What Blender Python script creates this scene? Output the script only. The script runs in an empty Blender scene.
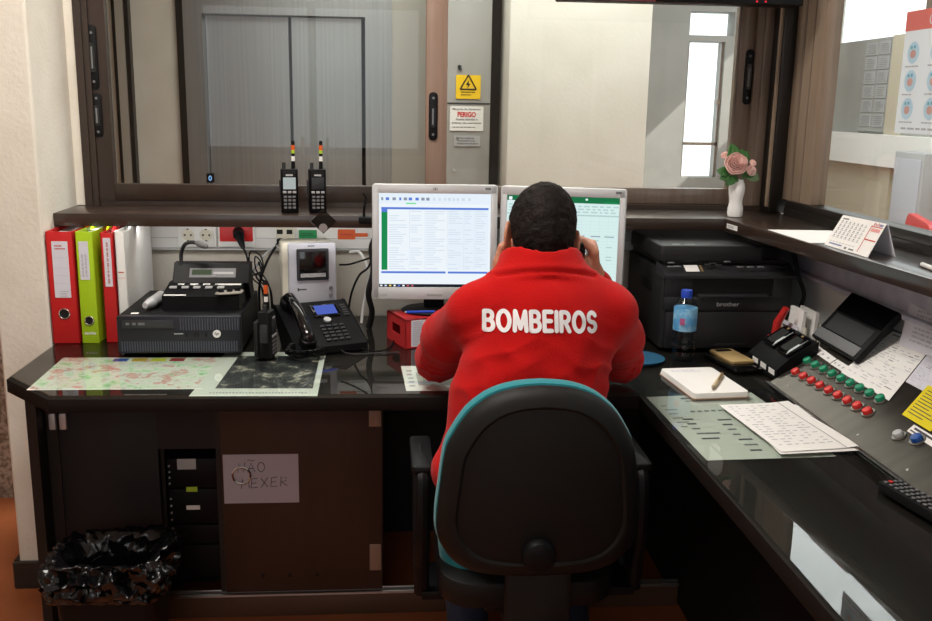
import bpy, bmesh, math, random
import numpy as np
from mathutils import Matrix, Vector, noise
from mathutils.bvhtree import BVHTree
R = math.radians
rnd = random.Random(11)
SC = bpy.context.scene
COL = SC.collection

# ------------------------------------------------------------------ materials
def lin(h):
    if isinstance(h, str):
        h = h.lstrip('#'); h = [int(h[i:i+2], 16)/255 for i in (0, 2, 4)]
    return tuple(c/12.92 if c <= .04045 else ((c+.055)/1.055)**2.4 for c in h) + (1.0,)
MATS = {}
def mat(name, col='#808080', rough=.5, metal=0., spec=.5, var=None, bump=None, coat=0., emis=0., sheen=0., stretch=None, col2=None, trans=0., ior=1.45, thr=(.3, .7)):
    """var=(scale,) mixes col->col2 by noise; bump=(scale,strength)"""
    if name in MATS: return MATS[name]
    m = bpy.data.materials.new(name); m.use_nodes = True
    nt = m.node_tree; p = nt.nodes['Principled BSDF']
    p.inputs['Base Color'].default_value = lin(col)
    p.inputs['Roughness'].default_value = rough
    p.inputs['Metallic'].default_value = metal
    p.inputs['Specular IOR Level'].default_value = spec
    p.inputs['Coat Weight'].default_value = coat
    p.inputs['Coat Roughness'].default_value = .08
    p.inputs['Sheen Weight'].default_value = sheen
    p.inputs['Transmission Weight'].default_value = trans
    p.inputs['IOR'].default_value = ior
    if emis:
        p.inputs['Emission Color'].default_value = lin(col); p.inputs['Emission Strength'].default_value = emis
    def coords():
        tc = nt.nodes.new('ShaderNodeTexCoord')
        mp = nt.nodes.new('ShaderNodeMapping'); nt.links.new(tc.outputs['Object'], mp.inputs['Vector'])
        if stretch: mp.inputs['Scale'].default_value = stretch
        return mp.outputs['Vector']
    if var:
        n = nt.nodes.new('ShaderNodeTexNoise'); n.inputs['Scale'].default_value = var; n.inputs['Detail'].default_value = 6
        nt.links.new(coords(), n.inputs['Vector'])
        r = nt.nodes.new('ShaderNodeValToRGB')
        r.color_ramp.elements[0].position = thr[0]; r.color_ramp.elements[1].position = thr[1]
        r.color_ramp.elements[0].color = lin(col); r.color_ramp.elements[1].color = lin(col2 or col)
        nt.links.new(n.outputs['Fac'], r.inputs['Fac']); nt.links.new(r.outputs['Color'], p.inputs['Base Color'])
    if bump:
        n = nt.nodes.new('ShaderNodeTexNoise'); n.inputs['Scale'].default_value = bump[0]; n.inputs['Detail'].default_value = 4
        nt.links.new(coords(), n.inputs['Vector'])
        b = nt.nodes.new('ShaderNodeBump'); b.inputs['Strength'].default_value = bump[1]; b.inputs['Distance'].default_value = .004
        nt.links.new(n.outputs['Fac'], b.inputs['Height']); nt.links.new(b.outputs['Normal'], p.inputs['Normal'])
    MATS[name] = m
    return m
def glass_mat(name, tint, ior=1.5, rough=0.):
    m = bpy.data.materials.new(name); m.use_nodes = True; nt = m.node_tree
    nt.nodes.remove(nt.nodes['Principled BSDF']); out = nt.nodes['Material Output']
    t = nt.nodes.new('ShaderNodeBsdfTransparent'); t.inputs['Color'].default_value = lin(tint)
    g = nt.nodes.new('ShaderNodeBsdfGlossy'); g.inputs['Roughness'].default_value = rough
    f = nt.nodes.new('ShaderNodeFresnel'); f.inputs['IOR'].default_value = ior
    x = nt.nodes.new('ShaderNodeMixShader')
    # outer faces reflect; inner faces only transmit (thin sheet)
    ge = nt.nodes.new('ShaderNodeNewGeometry'); sb = nt.nodes.new('ShaderNodeMath'); sb.operation = 'SUBTRACT'; sb.inputs[0].default_value = 1
    mu = nt.nodes.new('ShaderNodeMath'); mu.operation = 'MULTIPLY'
    nt.links.new(ge.outputs['Backfacing'], sb.inputs[1]); nt.links.new(f.outputs[0], mu.inputs[0]); nt.links.new(sb.outputs[0], mu.inputs[1])
    nt.links.new(mu.outputs[0], x.inputs[0]); nt.links.new(t.outputs[0], x.inputs[1]); nt.links.new(g.outputs[0], x.inputs[2])
    nt.links.new(x.outputs[0], out.inputs['Surface']); MATS[name] = m
    return m
def ramp_mat(name, kind, scale, stops, rough=.6, stretch=None):
    m = bpy.data.materials.new(name); m.use_nodes = True; nt = m.node_tree; p = nt.nodes['Principled BSDF']
    tc = nt.nodes.new('ShaderNodeTexCoord'); mp = nt.nodes.new('ShaderNodeMapping'); nt.links.new(tc.outputs['Object'], mp.inputs['Vector'])
    if stretch: mp.inputs['Scale'].default_value = stretch
    if kind == 'voronoi':
        n = nt.nodes.new('ShaderNodeTexVoronoi'); o = n.outputs['Distance']
    else:
        n = nt.nodes.new('ShaderNodeTexNoise'); n.inputs['Detail'].default_value = 9; n.inputs['Roughness'].default_value = .72; o = n.outputs['Fac']
    n.inputs['Scale'].default_value = scale; nt.links.new(mp.outputs['Vector'], n.inputs['Vector'])
    r = nt.nodes.new('ShaderNodeValToRGB'); e = r.color_ramp.elements
    while len(e) < len(stops): e.new(.5)
    for q, (pos, c) in zip(e, stops): q.position = pos; q.color = lin(c)
    nt.links.new(o, r.inputs['Fac']); nt.links.new(r.outputs['Color'], p.inputs['Base Color'])
    p.inputs['Roughness'].default_value = rough; MATS[name] = m
    return m

plaster = mat('plaster', '#e6dfd2', .9, var=6, col2='#d9d1c3', bump=(90, .35))
plaster_hall = mat('plaster_hall', '#d5d2c9', .9, var=4, col2='#cac6bb', bump=(60, .2))
hall_grey = mat('hall_grey', '#a2a19d', .85, var=3, col2='#95948f')
hall_beige = mat('hall_beige', '#bdb4a0', .85)
white_paint = mat('white_paint', '#e9e9e6', .6)
granite = mat('granite', '#7a6a5c', .5, var=70, col2='#b3a596', thr=(.4, .6))
terracotta = mat('terracotta', '#b0663c', .32, var=5, col2='#9c5632', bump=(40, .1))
dark_skirt = mat('dark_skirt', '#2d2622', .45)
ceiling_white = mat('ceiling_white', '#e4e2dc', .9)
frame_brown = mat('frame_brown', '#35271f', .38, var=3, col2='#2c211a', stretch=(14, 14, 1), coat=.15)
frame_light = mat('frame_light', '#9b8070', .4, var=3, col2='#8d7363', stretch=(20, 20, 1), coat=.15)
frame_post = mat('frame_post', '#94816f', .38, var=3, col2='#84715f', stretch=(20, 20, 1), coat=.2)
frame_mid = mat('frame_mid', '#7a6a5e', .3, var=3, col2='#6a594d', stretch=(20, 20, 1), coat=.2)
frame_black = mat('frame_black', '#17130f', .35, coat=.15)
ledge_brown = mat('ledge_brown', '#35271f', .32, var=5, col2='#2c201a', stretch=(1, 6, 6), coat=.35)
desk_dark = mat('desk_dark', '#1e1815', .65, spec=.15, var=5, col2='#191411', stretch=(1, 6, 6))
desk_edge = mat('desk_edge', '#3a2d27', .5)
cab_grey = mat('cab_grey', '#292627', .5, spec=.25)
cab_brown = mat('cab_brown', '#4a342b', .5, spec=.25, var=4, col2='#412d25', stretch=(3, 3, .5))
cab_dark = mat('cab_dark', '#1c1714', .5)
plinth_brown = mat('plinth_brown', '#4d372b', .4, var=4, col2='#5c4132', stretch=(.5, 3, 3))
alu = mat('alu', '#b5b5b2', .3, metal=1)
steel = mat('steel', '#adafb1', .32, metal=.8, var=2, col2='#9fa1a4', stretch=(40, 1, .3))
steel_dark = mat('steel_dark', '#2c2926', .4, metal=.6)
steel_pale = mat('steel_pale', '#c2bfb6', .4, metal=.6)
black_gap = mat('black_gap', '#0c0b0a', .7)
black_pl = mat('black_plastic', '#0d0d0f', .5, spec=.22, bump=(300, .08))
black_soft = mat('black_soft', '#111113', .6)
black_gloss = mat('black_gloss', '#0b0b0d', .12, coat=.5)
dark_grey = mat('dark_grey', '#2c2d30', .5)
mid_grey = mat('mid_grey', '#6d6e70', .5)
light_grey = mat('light_grey', '#a9aaab', .5)
silver = mat('silver', '#c9cacb', .38, metal=.35)
silver_lilac = mat('silver_lilac', '#b9bac2', .4, metal=.2)
white_pl = mat('white_plastic', '#e7e6e2', .4)
cream_pl = mat('cream_plastic', '#d3cdbb', .45)
paper_w = mat('paper_white', '#f0eeea', .85)
paper_lilac = mat('paper_lilac', '#d9d8e2', .85)
paper_green = mat('paper_green', '#cdd0c8', .8)
ink = mat('ink', '#4b4b50', .8)
ink_soft = mat('ink_soft', '#b7b7bc', .8); ring_grey = mat('ring_grey', '#77756f', .35, metal=.8)
ink_red = mat('ink_red', '#c4453c', .8)
red_cover = mat('red_cover', '#c41f20', .45, bump=(250, .1))
lime_cover = mat('lime_cover', '#a9cb1e', .4)
red_pl = mat('red_plastic', '#c22a28', .4)
crate_red = mat('crate_red', '#b5272a', .4)
chrome = mat('chrome', '#d5d5d5', .15, metal=1)
green_pl = mat('green_plastic', '#0d8b4a', .4)
green_btn = mat('green_button', '#178c64', .38)
red_btn = mat('red_button', '#d4302c', .38)
blue_btn = mat('blue_button', '#1f4f9a', .35)
grey_btn = mat('grey_button', '#b7b8b8', .4)
panel_steel = mat('panel_steel', '#57524b', .36, metal=.8, var=3, col2='#4d4842', stretch=(1, 12, 1))
orange_pl = mat('orange_plastic', '#d65a1e', .5)
yellow_pl = mat('yellow_plastic', '#e8c61a', .5)
yellow_paper = mat('yellow_paper', '#e3d11f', .8)
ltgreen = mat('light_green', '#a9c93a', .5)
blue_pl = mat('blue_plastic', '#2346b5', .35)
gold = mat('gold', '#b79a68', .35, metal=.5)
teal = mat('teal_fabric', '#1a7f88', .9, bump=(500, .3), sheen=.2)
shell_pl = mat('shell_plastic', '#131211', .55, spec=.3, bump=(420, .18))
fleece = mat('fleece', '#bb1413', .95, spec=.1, sheen=.08, bump=(420, .5), var=9, col2='#ae100f')
white_print = mat('white_print', '#ece8e8', .8)
denim = mat('denim', '#1a2336', .9, bump=(300, .3))
shoe_black = mat('shoe_leather', '#121212', .4)
skin_m = mat('skin', '#bf8468', .5, var=25, col2='#b3765c', bump=(220, .12))
hair_m = mat('hair', '#0e0a08', .65, spec=.15, var=60, col2='#1c1310', bump=(160, .7))
eye_white = mat('eye_white', '#e8e4de', .2)
iris_m = mat('iris', '#2c1a10', .2)
bag_black = mat('bag_black', '#0c0c0e', .22, spec=.6, bump=(45, .35))
ceramic = mat('ceramic', '#f2f1ee', .22)
petal = mat('petal', '#f0bdb4', .65, var=30, col2='#f6d2c8')
leaf_m = mat('leaf', '#2d5a2a', .5, var=18, col2='#3f7236')
leaf_pale = mat('leaf_pale', '#6f8a63', .5)
stem_m = mat('stem', '#4a6a34', .6)
card_dark = mat('card_dark', '#1b1a1a', .15)
map_m = ramp_mat('map_print', 'noise', 13, [(.34, '#4f9f5a'), (.42, '#a8cfa4'), (.48, '#d9d8cf'), (.54, '#c9cdc4'), (.58, '#c9736a'), (.62, '#cfcac1'), (.68, '#6fae6c')])
aerial_m = ramp_mat('aerial_print', 'noise', 15, [(.40, '#07080a'), (.50, '#222428'), (.56, '#54524c'), (.62, '#c2bcae'), (.66, '#3a3a38')])
tab_blue = mat('tab_blue', '#1d4f9e', .5); tab_gold = mat('tab_gold', '#b59a2c', .5); tab_olive = mat('tab_olive', '#b9bf25', .5); tab_red = mat('tab_red', '#8e1f2a', .5)
sign_yellow = mat('sign_yellow', '#ecc31c', .5)
window_glass = glass_mat('window_glass', '#f2f5f3', 1.45)
desk_glass = glass_mat('desk_glass', '#f7faf8', 1.52)
clear_pl = glass_mat('clear_plastic', '#dfe8ee', 1.5, .03)
badge_glass = glass_mat('badge_plastic', '#b9b7b8', 1.6, .1)
# things that give off light
def emit(name, col, s=1.0):
    m = bpy.data.materials.new(name); m.use_nodes = True; nt = m.node_tree
    nt.nodes.remove(nt.nodes['Principled BSDF'])
    e = nt.nodes.new('ShaderNodeEmission'); e.inputs['Color'].default_value = lin(col); e.inputs['Strength'].default_value = s
    nt.links.new(e.outputs[0], nt.nodes['Material Output'].inputs['Surface']); MATS[name] = m
    return m
S_WHITE = emit('screen_white', '#eef6fc'); S_PALE = emit('screen_pale', '#e6f1fb'); S_LINE = emit('screen_line', '#d3dfec')
S_BLUE = emit('screen_blue', '#5b7ed8'); S_GREEN = emit('screen_green', '#1f8a50'); S_DKGREEN = emit('screen_dark_green', '#1e7145')
S_MINT = emit('screen_mint', '#d6eeec'); S_DARK = emit('screen_dark', '#20242c'); S_GREY = emit('screen_grey', '#8b97a8'); S_LGREEN = emit('screen_light_green', '#7fe0a0')
LCD_BLUE = emit('lcd_blue', '#5a6fd0', .8); LCD_GREY = emit('lcd_grey', '#bfc8c6', .75); LCD_GREEN = emit('lcd_green', '#55604a', .8); LED_BLUE = emit('led_blue', '#8fc4ff', 1.2); LED_RED = emit('led_red', '#ff3040', 1.0)

# ------------------------------------------------------------------ things
WM = {}
def tag(o, label, cat, group=None, kind=None):
    if label: o['label'] = label
    if cat: o['category'] = cat
    if group: o['group'] = group
    if kind: o['kind'] = kind
    return o
def thing(name, label, cat, loc=(0, 0, 0), rz=0., group=None):
    o = bpy.data.objects.new(name, None); COL.objects.link(o)
    o.empty_display_size = .05
    o.location = loc; o.rotation_euler = (0, 0, rz)
    WM[o.name] = Matrix.Translation(loc) @ Matrix.Rotation(rz, 4, 'Z')
    return tag(o, label, cat, group)

def basis(o, u, v):
    """4x4 frame with origin o, x along u, y along v"""
    u = Vector(u).normalized(); w = u.cross(Vector(v)).normalized(); v = w.cross(u)
    return Matrix((( u.x, v.x, w.x, o[0]), (u.y, v.y, w.y, o[1]), (u.z, v.z, w.z, o[2]), (0, 0, 0, 1)))

TEXT = {}
def text_geo(s, bold=0.):
    if (s, bold) in TEXT: return TEXT[(s, bold)]
    cu = bpy.data.curves.new('t', 'FONT'); cu.body = s; cu.size = 1; cu.offset = bold; cu.fill_mode = 'FRONT'; cu.resolution_u = 4
    o = bpy.data.objects.new('t', cu); COL.objects.link(o)
    dg = bpy.context.evaluated_depsgraph_get()
    me = bpy.data.meshes.new_from_object(o.evaluated_get(dg))
    vs = [v.co.copy() for v in me.vertices]; fs = [tuple(p.vertices) for p in me.polygons]
    bpy.data.objects.remove(o); bpy.data.curves.remove(cu); bpy.data.meshes.remove(me)
    if vs:
        x0 = min(v.x for v in vs); x1 = max(v.x for v in vs); y0 = min(v.y for v in vs); y1 = max(v.y for v in vs)
        vs = [((v.x-(x0+x1)/2), (v.y-(y0+y1)/2)) for v in vs]
        TEXT[(s, bold)] = (vs, fs, x1-x0, y1-y0)
    else: TEXT[(s, bold)] = ([], [], 1, 1)
    return TEXT[(s, bold)]

class B:
    """collects shapes (in world space, after self.M) and links them as one mesh object"""
    M0 = Matrix.Identity(4)
    def __init__(s, M=None):
        s.bm = bmesh.new(); s.M = M or B.M0
    def _add(s, verts, faces, m=0):
        vs = [s.bm.verts.new(s.M @ Vector(v)) for v in verts]
        out = []
        for f in faces:
            try: q = s.bm.faces.new([vs[i] for i in f]); q.material_index = m; q.smooth = True; out.append(q)
            except ValueError: pass
        return vs, out
    def box(s, x0, x1, y0, y1, z0, z1, m=0, bev=0., seg=2, T=None):
        v = [(x, y, z) for x in (x0, x1) for y in (y0, y1) for z in (z0, z1)]
        if T: v = [T @ Vector(p) for p in v]
        f = [(0, 1, 3, 2), (4, 6, 7, 5), (0, 4, 5, 1), (2, 3, 7, 6), (0, 2, 6, 4), (1, 5, 7, 3)]
        vs, fs = s._add(v, f, m)
        if bev > 0:
            es = list({e for q in fs for e in q.edges})
            r = bmesh.ops.bevel(s.bm, geom=es, offset=bev, segments=seg, affect='EDGES', profile=.5)
            for q in r['faces']: q.material_index = m; q.smooth = True
        return s
    def rbox(s, x0, x1, y0, y1, z0, z1, r, m=0, n=6, axis='z', bev=0.):
        """box with rounded vertical (axis) corners"""
        if axis == 'z': a0, a1, b0, b1, c0, c1 = x0, x1, y0, y1, z0, z1
        elif axis == 'y': a0, a1, b0, b1, c0, c1 = x0, x1, z0, z1, y0, y1
        else: a0, a1, b0, b1, c0, c1 = y0, y1, z0, z1, x0, x1
        P = []
        for (cx, cy, t0) in ((a1-r, b1-r, 0), (a0+r, b1-r, 90), (a0+r, b0+r, 180), (a1-r, b0+r, 270)):
            for i in range(n+1):
                t = R(t0+90*i/n); P.append((cx+r*math.cos(t), cy+r*math.sin(t)))
        s.prism2(P, c0, c1, axis, m, bev)
        return s
    def prism2(s, P, c0, c1, axis='z', m=0, bev=0.):
        def mk(a, b, c): return (a, b, c) if axis == 'z' else ((a, c, b) if axis == 'y' else (c, a, b))
        n = len(P); rings = [(c0, 0)]
        def ins(d):
            if d == 0: return P
            c = (sum(p[0] for p in P)/n, sum(p[1] for p in P)/n); out = []
            for i in range(n):
                p0 = Vector(P[i-1]); p1 = Vector(P[i]); p2 = Vector(P[(i+1) % n])
                t = (p2-p0); nn = Vector((-t.y, t.x)).normalized() if t.length > 1e-9 else Vector((0, 0))
                q = p1+nn*d; out.append((q.x, q.y))
            return out
        if bev: rings = [(c0, bev), (c0+bev*.3*(1 if c1 > c0 else -1), bev*.3), (c0+bev*(1 if c1 > c0 else -1), 0), (c1-bev*(1 if c1 > c0 else -1), 0), (c1-bev*.3*(1 if c1 > c0 else -1), bev*.3), (c1, bev)]
        else: rings = [(c0, 0), (c1, 0)]
        V = []; F = []
        for c, d in rings: V += [mk(a, b, c) for a, b in ins(d)]
        for k in range(len(rings)-1):
            for i in range(n):
                j = (i+1) % n; F.append((k*n+i, k*n+j, (k+1)*n+j, (k+1)*n+i))
        F.append(tuple(range(n-1, -1, -1))); F.append(tuple((len(rings)-1)*n+i for i in range(n)))
        s._add(V, F, m); return s
    def cyl(s, p0, p1, r0, r1=None, n=20, m=0):
        return s.tube([p0, p1], [r0, r0 if r1 is None else r1], n, m)
    def tube(s, pts, r, n=8, m=0, closed=False):
        pts = [Vector(p) for p in pts]; k = len(pts)
        rr = r if isinstance(r, (list, tuple)) else [r]*k
        V = []; F = []; up = None
        for i, p in enumerate(pts):
            if closed: t = pts[(i+1) % k]-pts[i-1]
            else: t = pts[min(i+1, k-1)]-pts[max(i-1, 0)]
            t.normalize()
            if up is None:
                up = Vector((0, 0, 1)) if abs(t.z) < .9 else Vector((1, 0, 0))
            a = t.cross(up).normalized(); b = a.cross(t).normalized(); up = b
            for j in range(n):
                w = 2*math.pi*j/n; V.append(p+(a*math.cos(w)+b*math.sin(w))*rr[i])
        for i in range(k if closed else k-1):
            i2 = (i+1) % k
            for j in range(n):
                j2 = (j+1) % n; F.append((i*n+j, i*n+j2, i2*n+j2, i2*n+j))
        if not closed:
            F.append(tuple(range(n-1, -1, -1))); F.append(tuple((k-1)*n+j for j in range(n)))
        s._add(V, F, m); return s
    def lathe(s, c, prof, n=32, m=0, sx=1., sy=1., wob=None):
        V = []; F = []
        for (r, z) in prof:
            for j in range(n):
                w = 2*math.pi*j/n; q = r*(1+(wob(w, z) if wob else 0))
                V.append((c[0]+q*math.cos(w)*sx, c[1]+q*math.sin(w)*sy, c[2]+z))
        for i in range(len(prof)-1):
            for j in range(n):
                j2 = (j+1) % n; F.append((i*n+j, i*n+j2, (i+1)*n+j2, (i+1)*n+j))
        F.append(tuple(range(n-1, -1, -1))); F.append(tuple((len(prof)-1)*n+j for j in range(n)))
        s._add(V, F, m); return s
    def ball(s, c, r, m=0, n=16):
        r = (r, r, r) if not isinstance(r, (tuple, list)) else r
        prof = [(max(1e-4, math.sin(math.pi*i/n)), -math.cos(math.pi*i/n)) for i in range(n+1)]
        V = []; F = []; k = n*2
        for (q, z) in prof:
            for j in range(k):
                w = 2*math.pi*j/k; V.append((c[0]+q*math.cos(w)*r[0], c[1]+q*math.sin(w)*r[1], c[2]+z*r[2]))
        for i in range(n):
            for j in range(k):
                j2 = (j+1) % k; F.append((i*k+j, i*k+j2, (i+1)*k+j2, (i+1)*k+j))
        s._add(V, F, m); return s
    def quad(s, a, b, c, d, m=0): s._add([a, b, c, d], [(0, 1, 2, 3)], m); return s
    def poly(s, pts, m=0): s._add(pts, [tuple(range(len(pts)))], m); return s
    def text(s, t, o, u, v, h, m=0, bold=.0, w=None, off=0.):
        """flat lettering centred at o; u = reading direction, v = up, h = cap height (w = total width)"""
        vs, fs, W, H = text_geo(t, bold)
        if not vs: return s
        sy = h/H; sx = sy if w is None else w/W
        u = Vector(u).normalized(); v = Vector(v).normalized(); nn = u.cross(v)
        s._add([Vector(o)+u*(a*sx)+v*(b*sy)+nn*off for a, b in vs], fs, m); return s
    def rect(s, o, u, v, x0, x1, y0, y1, m=0, off=0.):
        u = Vector(u).normalized(); v = Vector(v).normalized(); nn = u.cross(v); o = Vector(o)+nn*off
        s._add([o+u*x0+v*y0, o+u*x1+v*y0, o+u*x1+v*y1, o+u*x0+v*y1], [(0, 1, 2, 3)], m); return s
    def obj(s, name, mats, parent=None, loc=None, rz=0., fix=True, sharp=35):
        if not isinstance(mats, (list, tuple)): mats = [mats]
        if fix: bmesh.ops.recalc_face_normals(s.bm, faces=s.bm.faces[:])
        me = bpy.data.meshes.new(name)
        if parent is not None: W = WM[parent.name]
        else:
            if loc is None:
                c = [v.co for v in s.bm.verts]
                lo = [min(v[i] for v in c) for i in range(3)]; hi = [max(v[i] for v in c) for i in range(3)]
                loc = ((lo[0]+hi[0])/2, (lo[1]+hi[1])/2, lo[2])
            W = Matrix.Translation(loc) @ Matrix.Rotation(rz, 4, 'Z')
        s.bm.transform(W.inverted()); s.bm.normal_update(); s.bm.to_mesh(me); s.bm.free()
        for m in mats: me.materials.append(m)
        me.set_sharp_from_angle(angle=R(sharp))
        o = bpy.data.objects.new(name, me); COL.objects.link(o)
        if parent is not None: o.parent = parent
        else: o.location = loc; o.rotation_euler = (0, 0, rz)
        WM[o.name] = W.copy()
        return o
def struct(name, b, mats, parent=None):
    o = b.obj(name, mats, parent)
    if parent is None: o['kind'] = 'structure'
    return o
def spline(P, n=8):
    """Catmull-Rom through P"""
    P = [Vector(p) for p in P]; Q = [P[0]*2-P[1]]+P+[P[-1]*2-P[-2]]; out = []
    for i in range(1, len(Q)-2):
        for k in range(n):
            t = k/n; a, b, c, d = Q[i-1:i+3]
            out.append(.5*((2*b)+(c-a)*t+(2*a-5*b+4*c-d)*t*t+(3*b-a-3*c+d)*t**3))
    return out+[P[-1]]
def lines(b, o, u, v, x0, x1, y0, y1, rows, m, off=.0004, fill=.45, words=True, r=None):
    """rows of small printed dashes between y1 (top) and y0"""
    r = r or rnd
    for i in range(rows):
        yc = y1-(i+.5)*(y1-y0)/rows; h = (y1-y0)/rows*fill/2
        if not words: b.rect(o, u, v, x0, x1, yc-h, yc+h, m, off); continue
        x = x0; end = x0+(x1-x0)*r.uniform(.6, 1)
        while x < end:
            w = r.uniform(.03, .14)*(x1-x0); b.rect(o, u, v, x, min(x+w, x1), yc-h, yc+h, m, off); x += w+.025*(x1-x0)
# ------------------------------------------------------------------ the setting
X = (1, 0, 0); Y = (0, 1, 0); Z = (0, 0, 1)
CZ = 2.75
b = B(); b.box(-3.2, 3.4, -1.8, 6.9, -.08, 0); struct('floor', b, terracotta)
b = B(); b.box(-3.2, 3.1, -1.8, 6.9, CZ, CZ+.1); struct('ceiling', b, ceiling_white)
b = B(); b.box(-1.085, -.945, 2.66, 3.14, 0, CZ, bev=.006, seg=1); b.box(-.945, -.917, 2.965, 3.14, 1.101, CZ); struct('wall_left', b, plaster)
b = B()
b.box(-1.1, -.93, 2.645, 2.66, 0, .085, bev=.003, seg=1); b.box(-1.1, -1.085, 2.66, 3.14, 0, .085)
struct('baseboard_left', b, dark_skirt)
b = B(); b.box(-.945, 1.24, 3.05, 3.14, 0, 1.062); struct('wall_back', b, plaster)
b = B(); b.box(-.945, 1.36, 2.98, 3.14, 2.12, CZ); struct('wall_above_window', b, plaster)
b = B(); b.box(1.24, 1.36, -1.8, 3.14, 0, 1.062); b.box(1.24, 1.36, -1.8, 2.98, 2.12, CZ); b.box(1.24, 1.36, -1.8, .2, 1.062, 2.12); struct('wall_right', b, white_paint)
b = B()
for x0, x1, z0, z1 in ((-3.2, -1.5, 0, CZ), (.3, 3.1, 0, CZ), (-1.5, .3, 0, 1.0), (-1.5, .3, 2.2, CZ)): b.box(x0, x1, -1.9, -1.8, z0, z1)
struct('wall_rear', b, plaster)
b = B()
for x0, x1, z0, z1 in ((-1.5, -1.44, 1.0, 2.2), (.24, .3, 1.0, 2.2), (-.63, -.57, 1.0, 2.2), (-1.5, .3, 1.0, 1.06), (-1.5, .3, 2.14, 2.2)): b.box(x0, x1, -1.88, -1.82, z0, z1)
struct('rear_fill_window', b, frame_brown)  # unseen window, added so sky light fills the room from behind
b = B(); b.box(-3.3, -3.2, -1.8, 6.9, 0, CZ); struct('wall_far_left', b, plaster)
b = B(); b.box(-3.2, -1.12, 3.32, 3.5, 0, CZ); struct('wall_corridor', b, granite)

# window_1: two sliding sashes over the back ledge (frame, sashes, panes)
zb = 1.10; zt = 2.12
b = B()
b.box(-.917, -.878, 2.962, 3.06, zb, zt); b.box(-.917, -.895, 2.955, 2.962, zb, zt)
b.box(-.917, 1.24, 2.975, 3.06, zb, 1.115); b.box(-.917, 1.24, 2.97, 3.06, 2.08, zt)
w1 = struct('window_1', b, frame_brown)
b = B()
b.box(-.878, -.832, 2.972, 3.005, 1.115, 2.09); b.box(-.832, .13, 2.972, 3.005, 1.115, 1.166, bev=.003); b.box(-.832, .13, 2.972, 3.005, 2.04, 2.09)
struct('sash_frame', b, frame_brown, w1)
b = B(); b.box(.114, .180, 2.962, 3.004, 1.113, 2.09, bev=.004); struct('meeting_stile', b, frame_light, w1)
b = B(); b.box(-.835, .118, 2.985, 2.990, 1.16, 2.05); struct('glass_pane', b, window_glass, w1)
b = B()
b.box(.15, 1.105, 3.012, 3.045, 1.115, 1.166, bev=.003); b.box(.15, 1.105, 3.012, 3.045, 2.04, 2.09)
b.box(1.105, 1.151, 3.008, 3.046, 1.115, 2.09, bev=.003); b.box(1.098, 1.105, 3.015, 3.04, 1.16, 2.05)
struct('sash_frame', b, frame_mid, w1)
b = B(); b.box(.15, 1.10, 3.025, 3.030, 1.16, 2.05); struct('glass_pane', b, window_glass, w1)
b = B(); b.box(1.151, 1.172, 2.99, 3.05, 1.115, zt); b.box(1.172, 1.20, 2.98, 3.05, 1.115, zt, bev=.003)
struct('window_jamb', b, frame_mid, w1)
def pull(x, z0, z1, y, name='window_handle', lip=True):
    b = B(); xm = x; w = .0135
    b.rbox(xm-w, xm+w, y-.006, y, z0, z1, .012, axis='y', bev=.002)
    h = b.obj(name, black_pl, w1)
    b = B(); q = (z1-z0)*.27
    b.rbox(xm-w*.55, xm+w*.55, y-.0085, y-.005, z0+q, z1-q, .006, axis='y')
    b.obj('recess', black_gloss, h)
    b = B(); b.box(xm-w*.25, xm+w*.1, y-.0105, y-.0085, z0+q*1.2, z1-q*1.25); b.obj('slot_edge', mid_grey, h)
    b = B(); b.cyl((xm, y-.008, z0+q*.45), (xm, y-.005, z0+q*.45), .004, n=10); b.cyl((xm, y-.008, z1-q*.45), (xm, y-.005, z1-q*.45), .004, n=10); b.obj('screw', mid_grey, h)
pull(-.868, 1.305, 1.435, 2.972); pull(-.871, 1.445, 1.63, 2.972); pull(.137, 1.31, 1.455, 2.962); pull(1.138, 1.435, 1.605, 3.008)

# window_2: the right-hand window, wide post, black sill rail, pane
b = B()
b.box(1.20, 1.262, 2.90, 3.06, zb, zt, bev=.003); b.box(1.232, 1.29, .2, 2.86, zb, 1.146, bev=.003); b.box(1.225, 1.236, .2, 2.85, zb, 1.122)
b.box(1.236, 1.29, .2, 2.86, 2.07, zt)
w2 = struct('window_2', b, frame_black)
b = B(); b.box(1.238, 1.286, 2.70, 2.90, 1.146, 2.07, bev=.003); b.box(1.194, 1.202, 2.912, 2.928, 1.12, 2.10); struct('sash_post', b, frame_post, w2)
b = B(); b.box(1.2365, 1.24, 2.83, 2.842, 1.146, 2.07); b.box(1.2365, 1.24, 2.77, 2.776, 1.146, 2.07); struct('post_groove', b, frame_mid, w2)
b = B(); b.box(1.262, 1.267, .2, 2.71, 1.14, 2.08); struct('glass_pane', b, window_glass, w2)

# ledge below both windows (a thing: one continuous board)
b = B()
b.prism2([(-.944, 2.75), (1.003, 2.745), (1.082, 1.45), (1.14, .35), (1.239, .35), (1.239, 2.98), (1.2, 3.05), (-.944, 3.05)], 1.064, 1.10, bev=.002)
o = b.obj('ledge', ledge_brown); tag(o, 'dark brown ledge running in an L below both windows', 'ledge')

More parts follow.
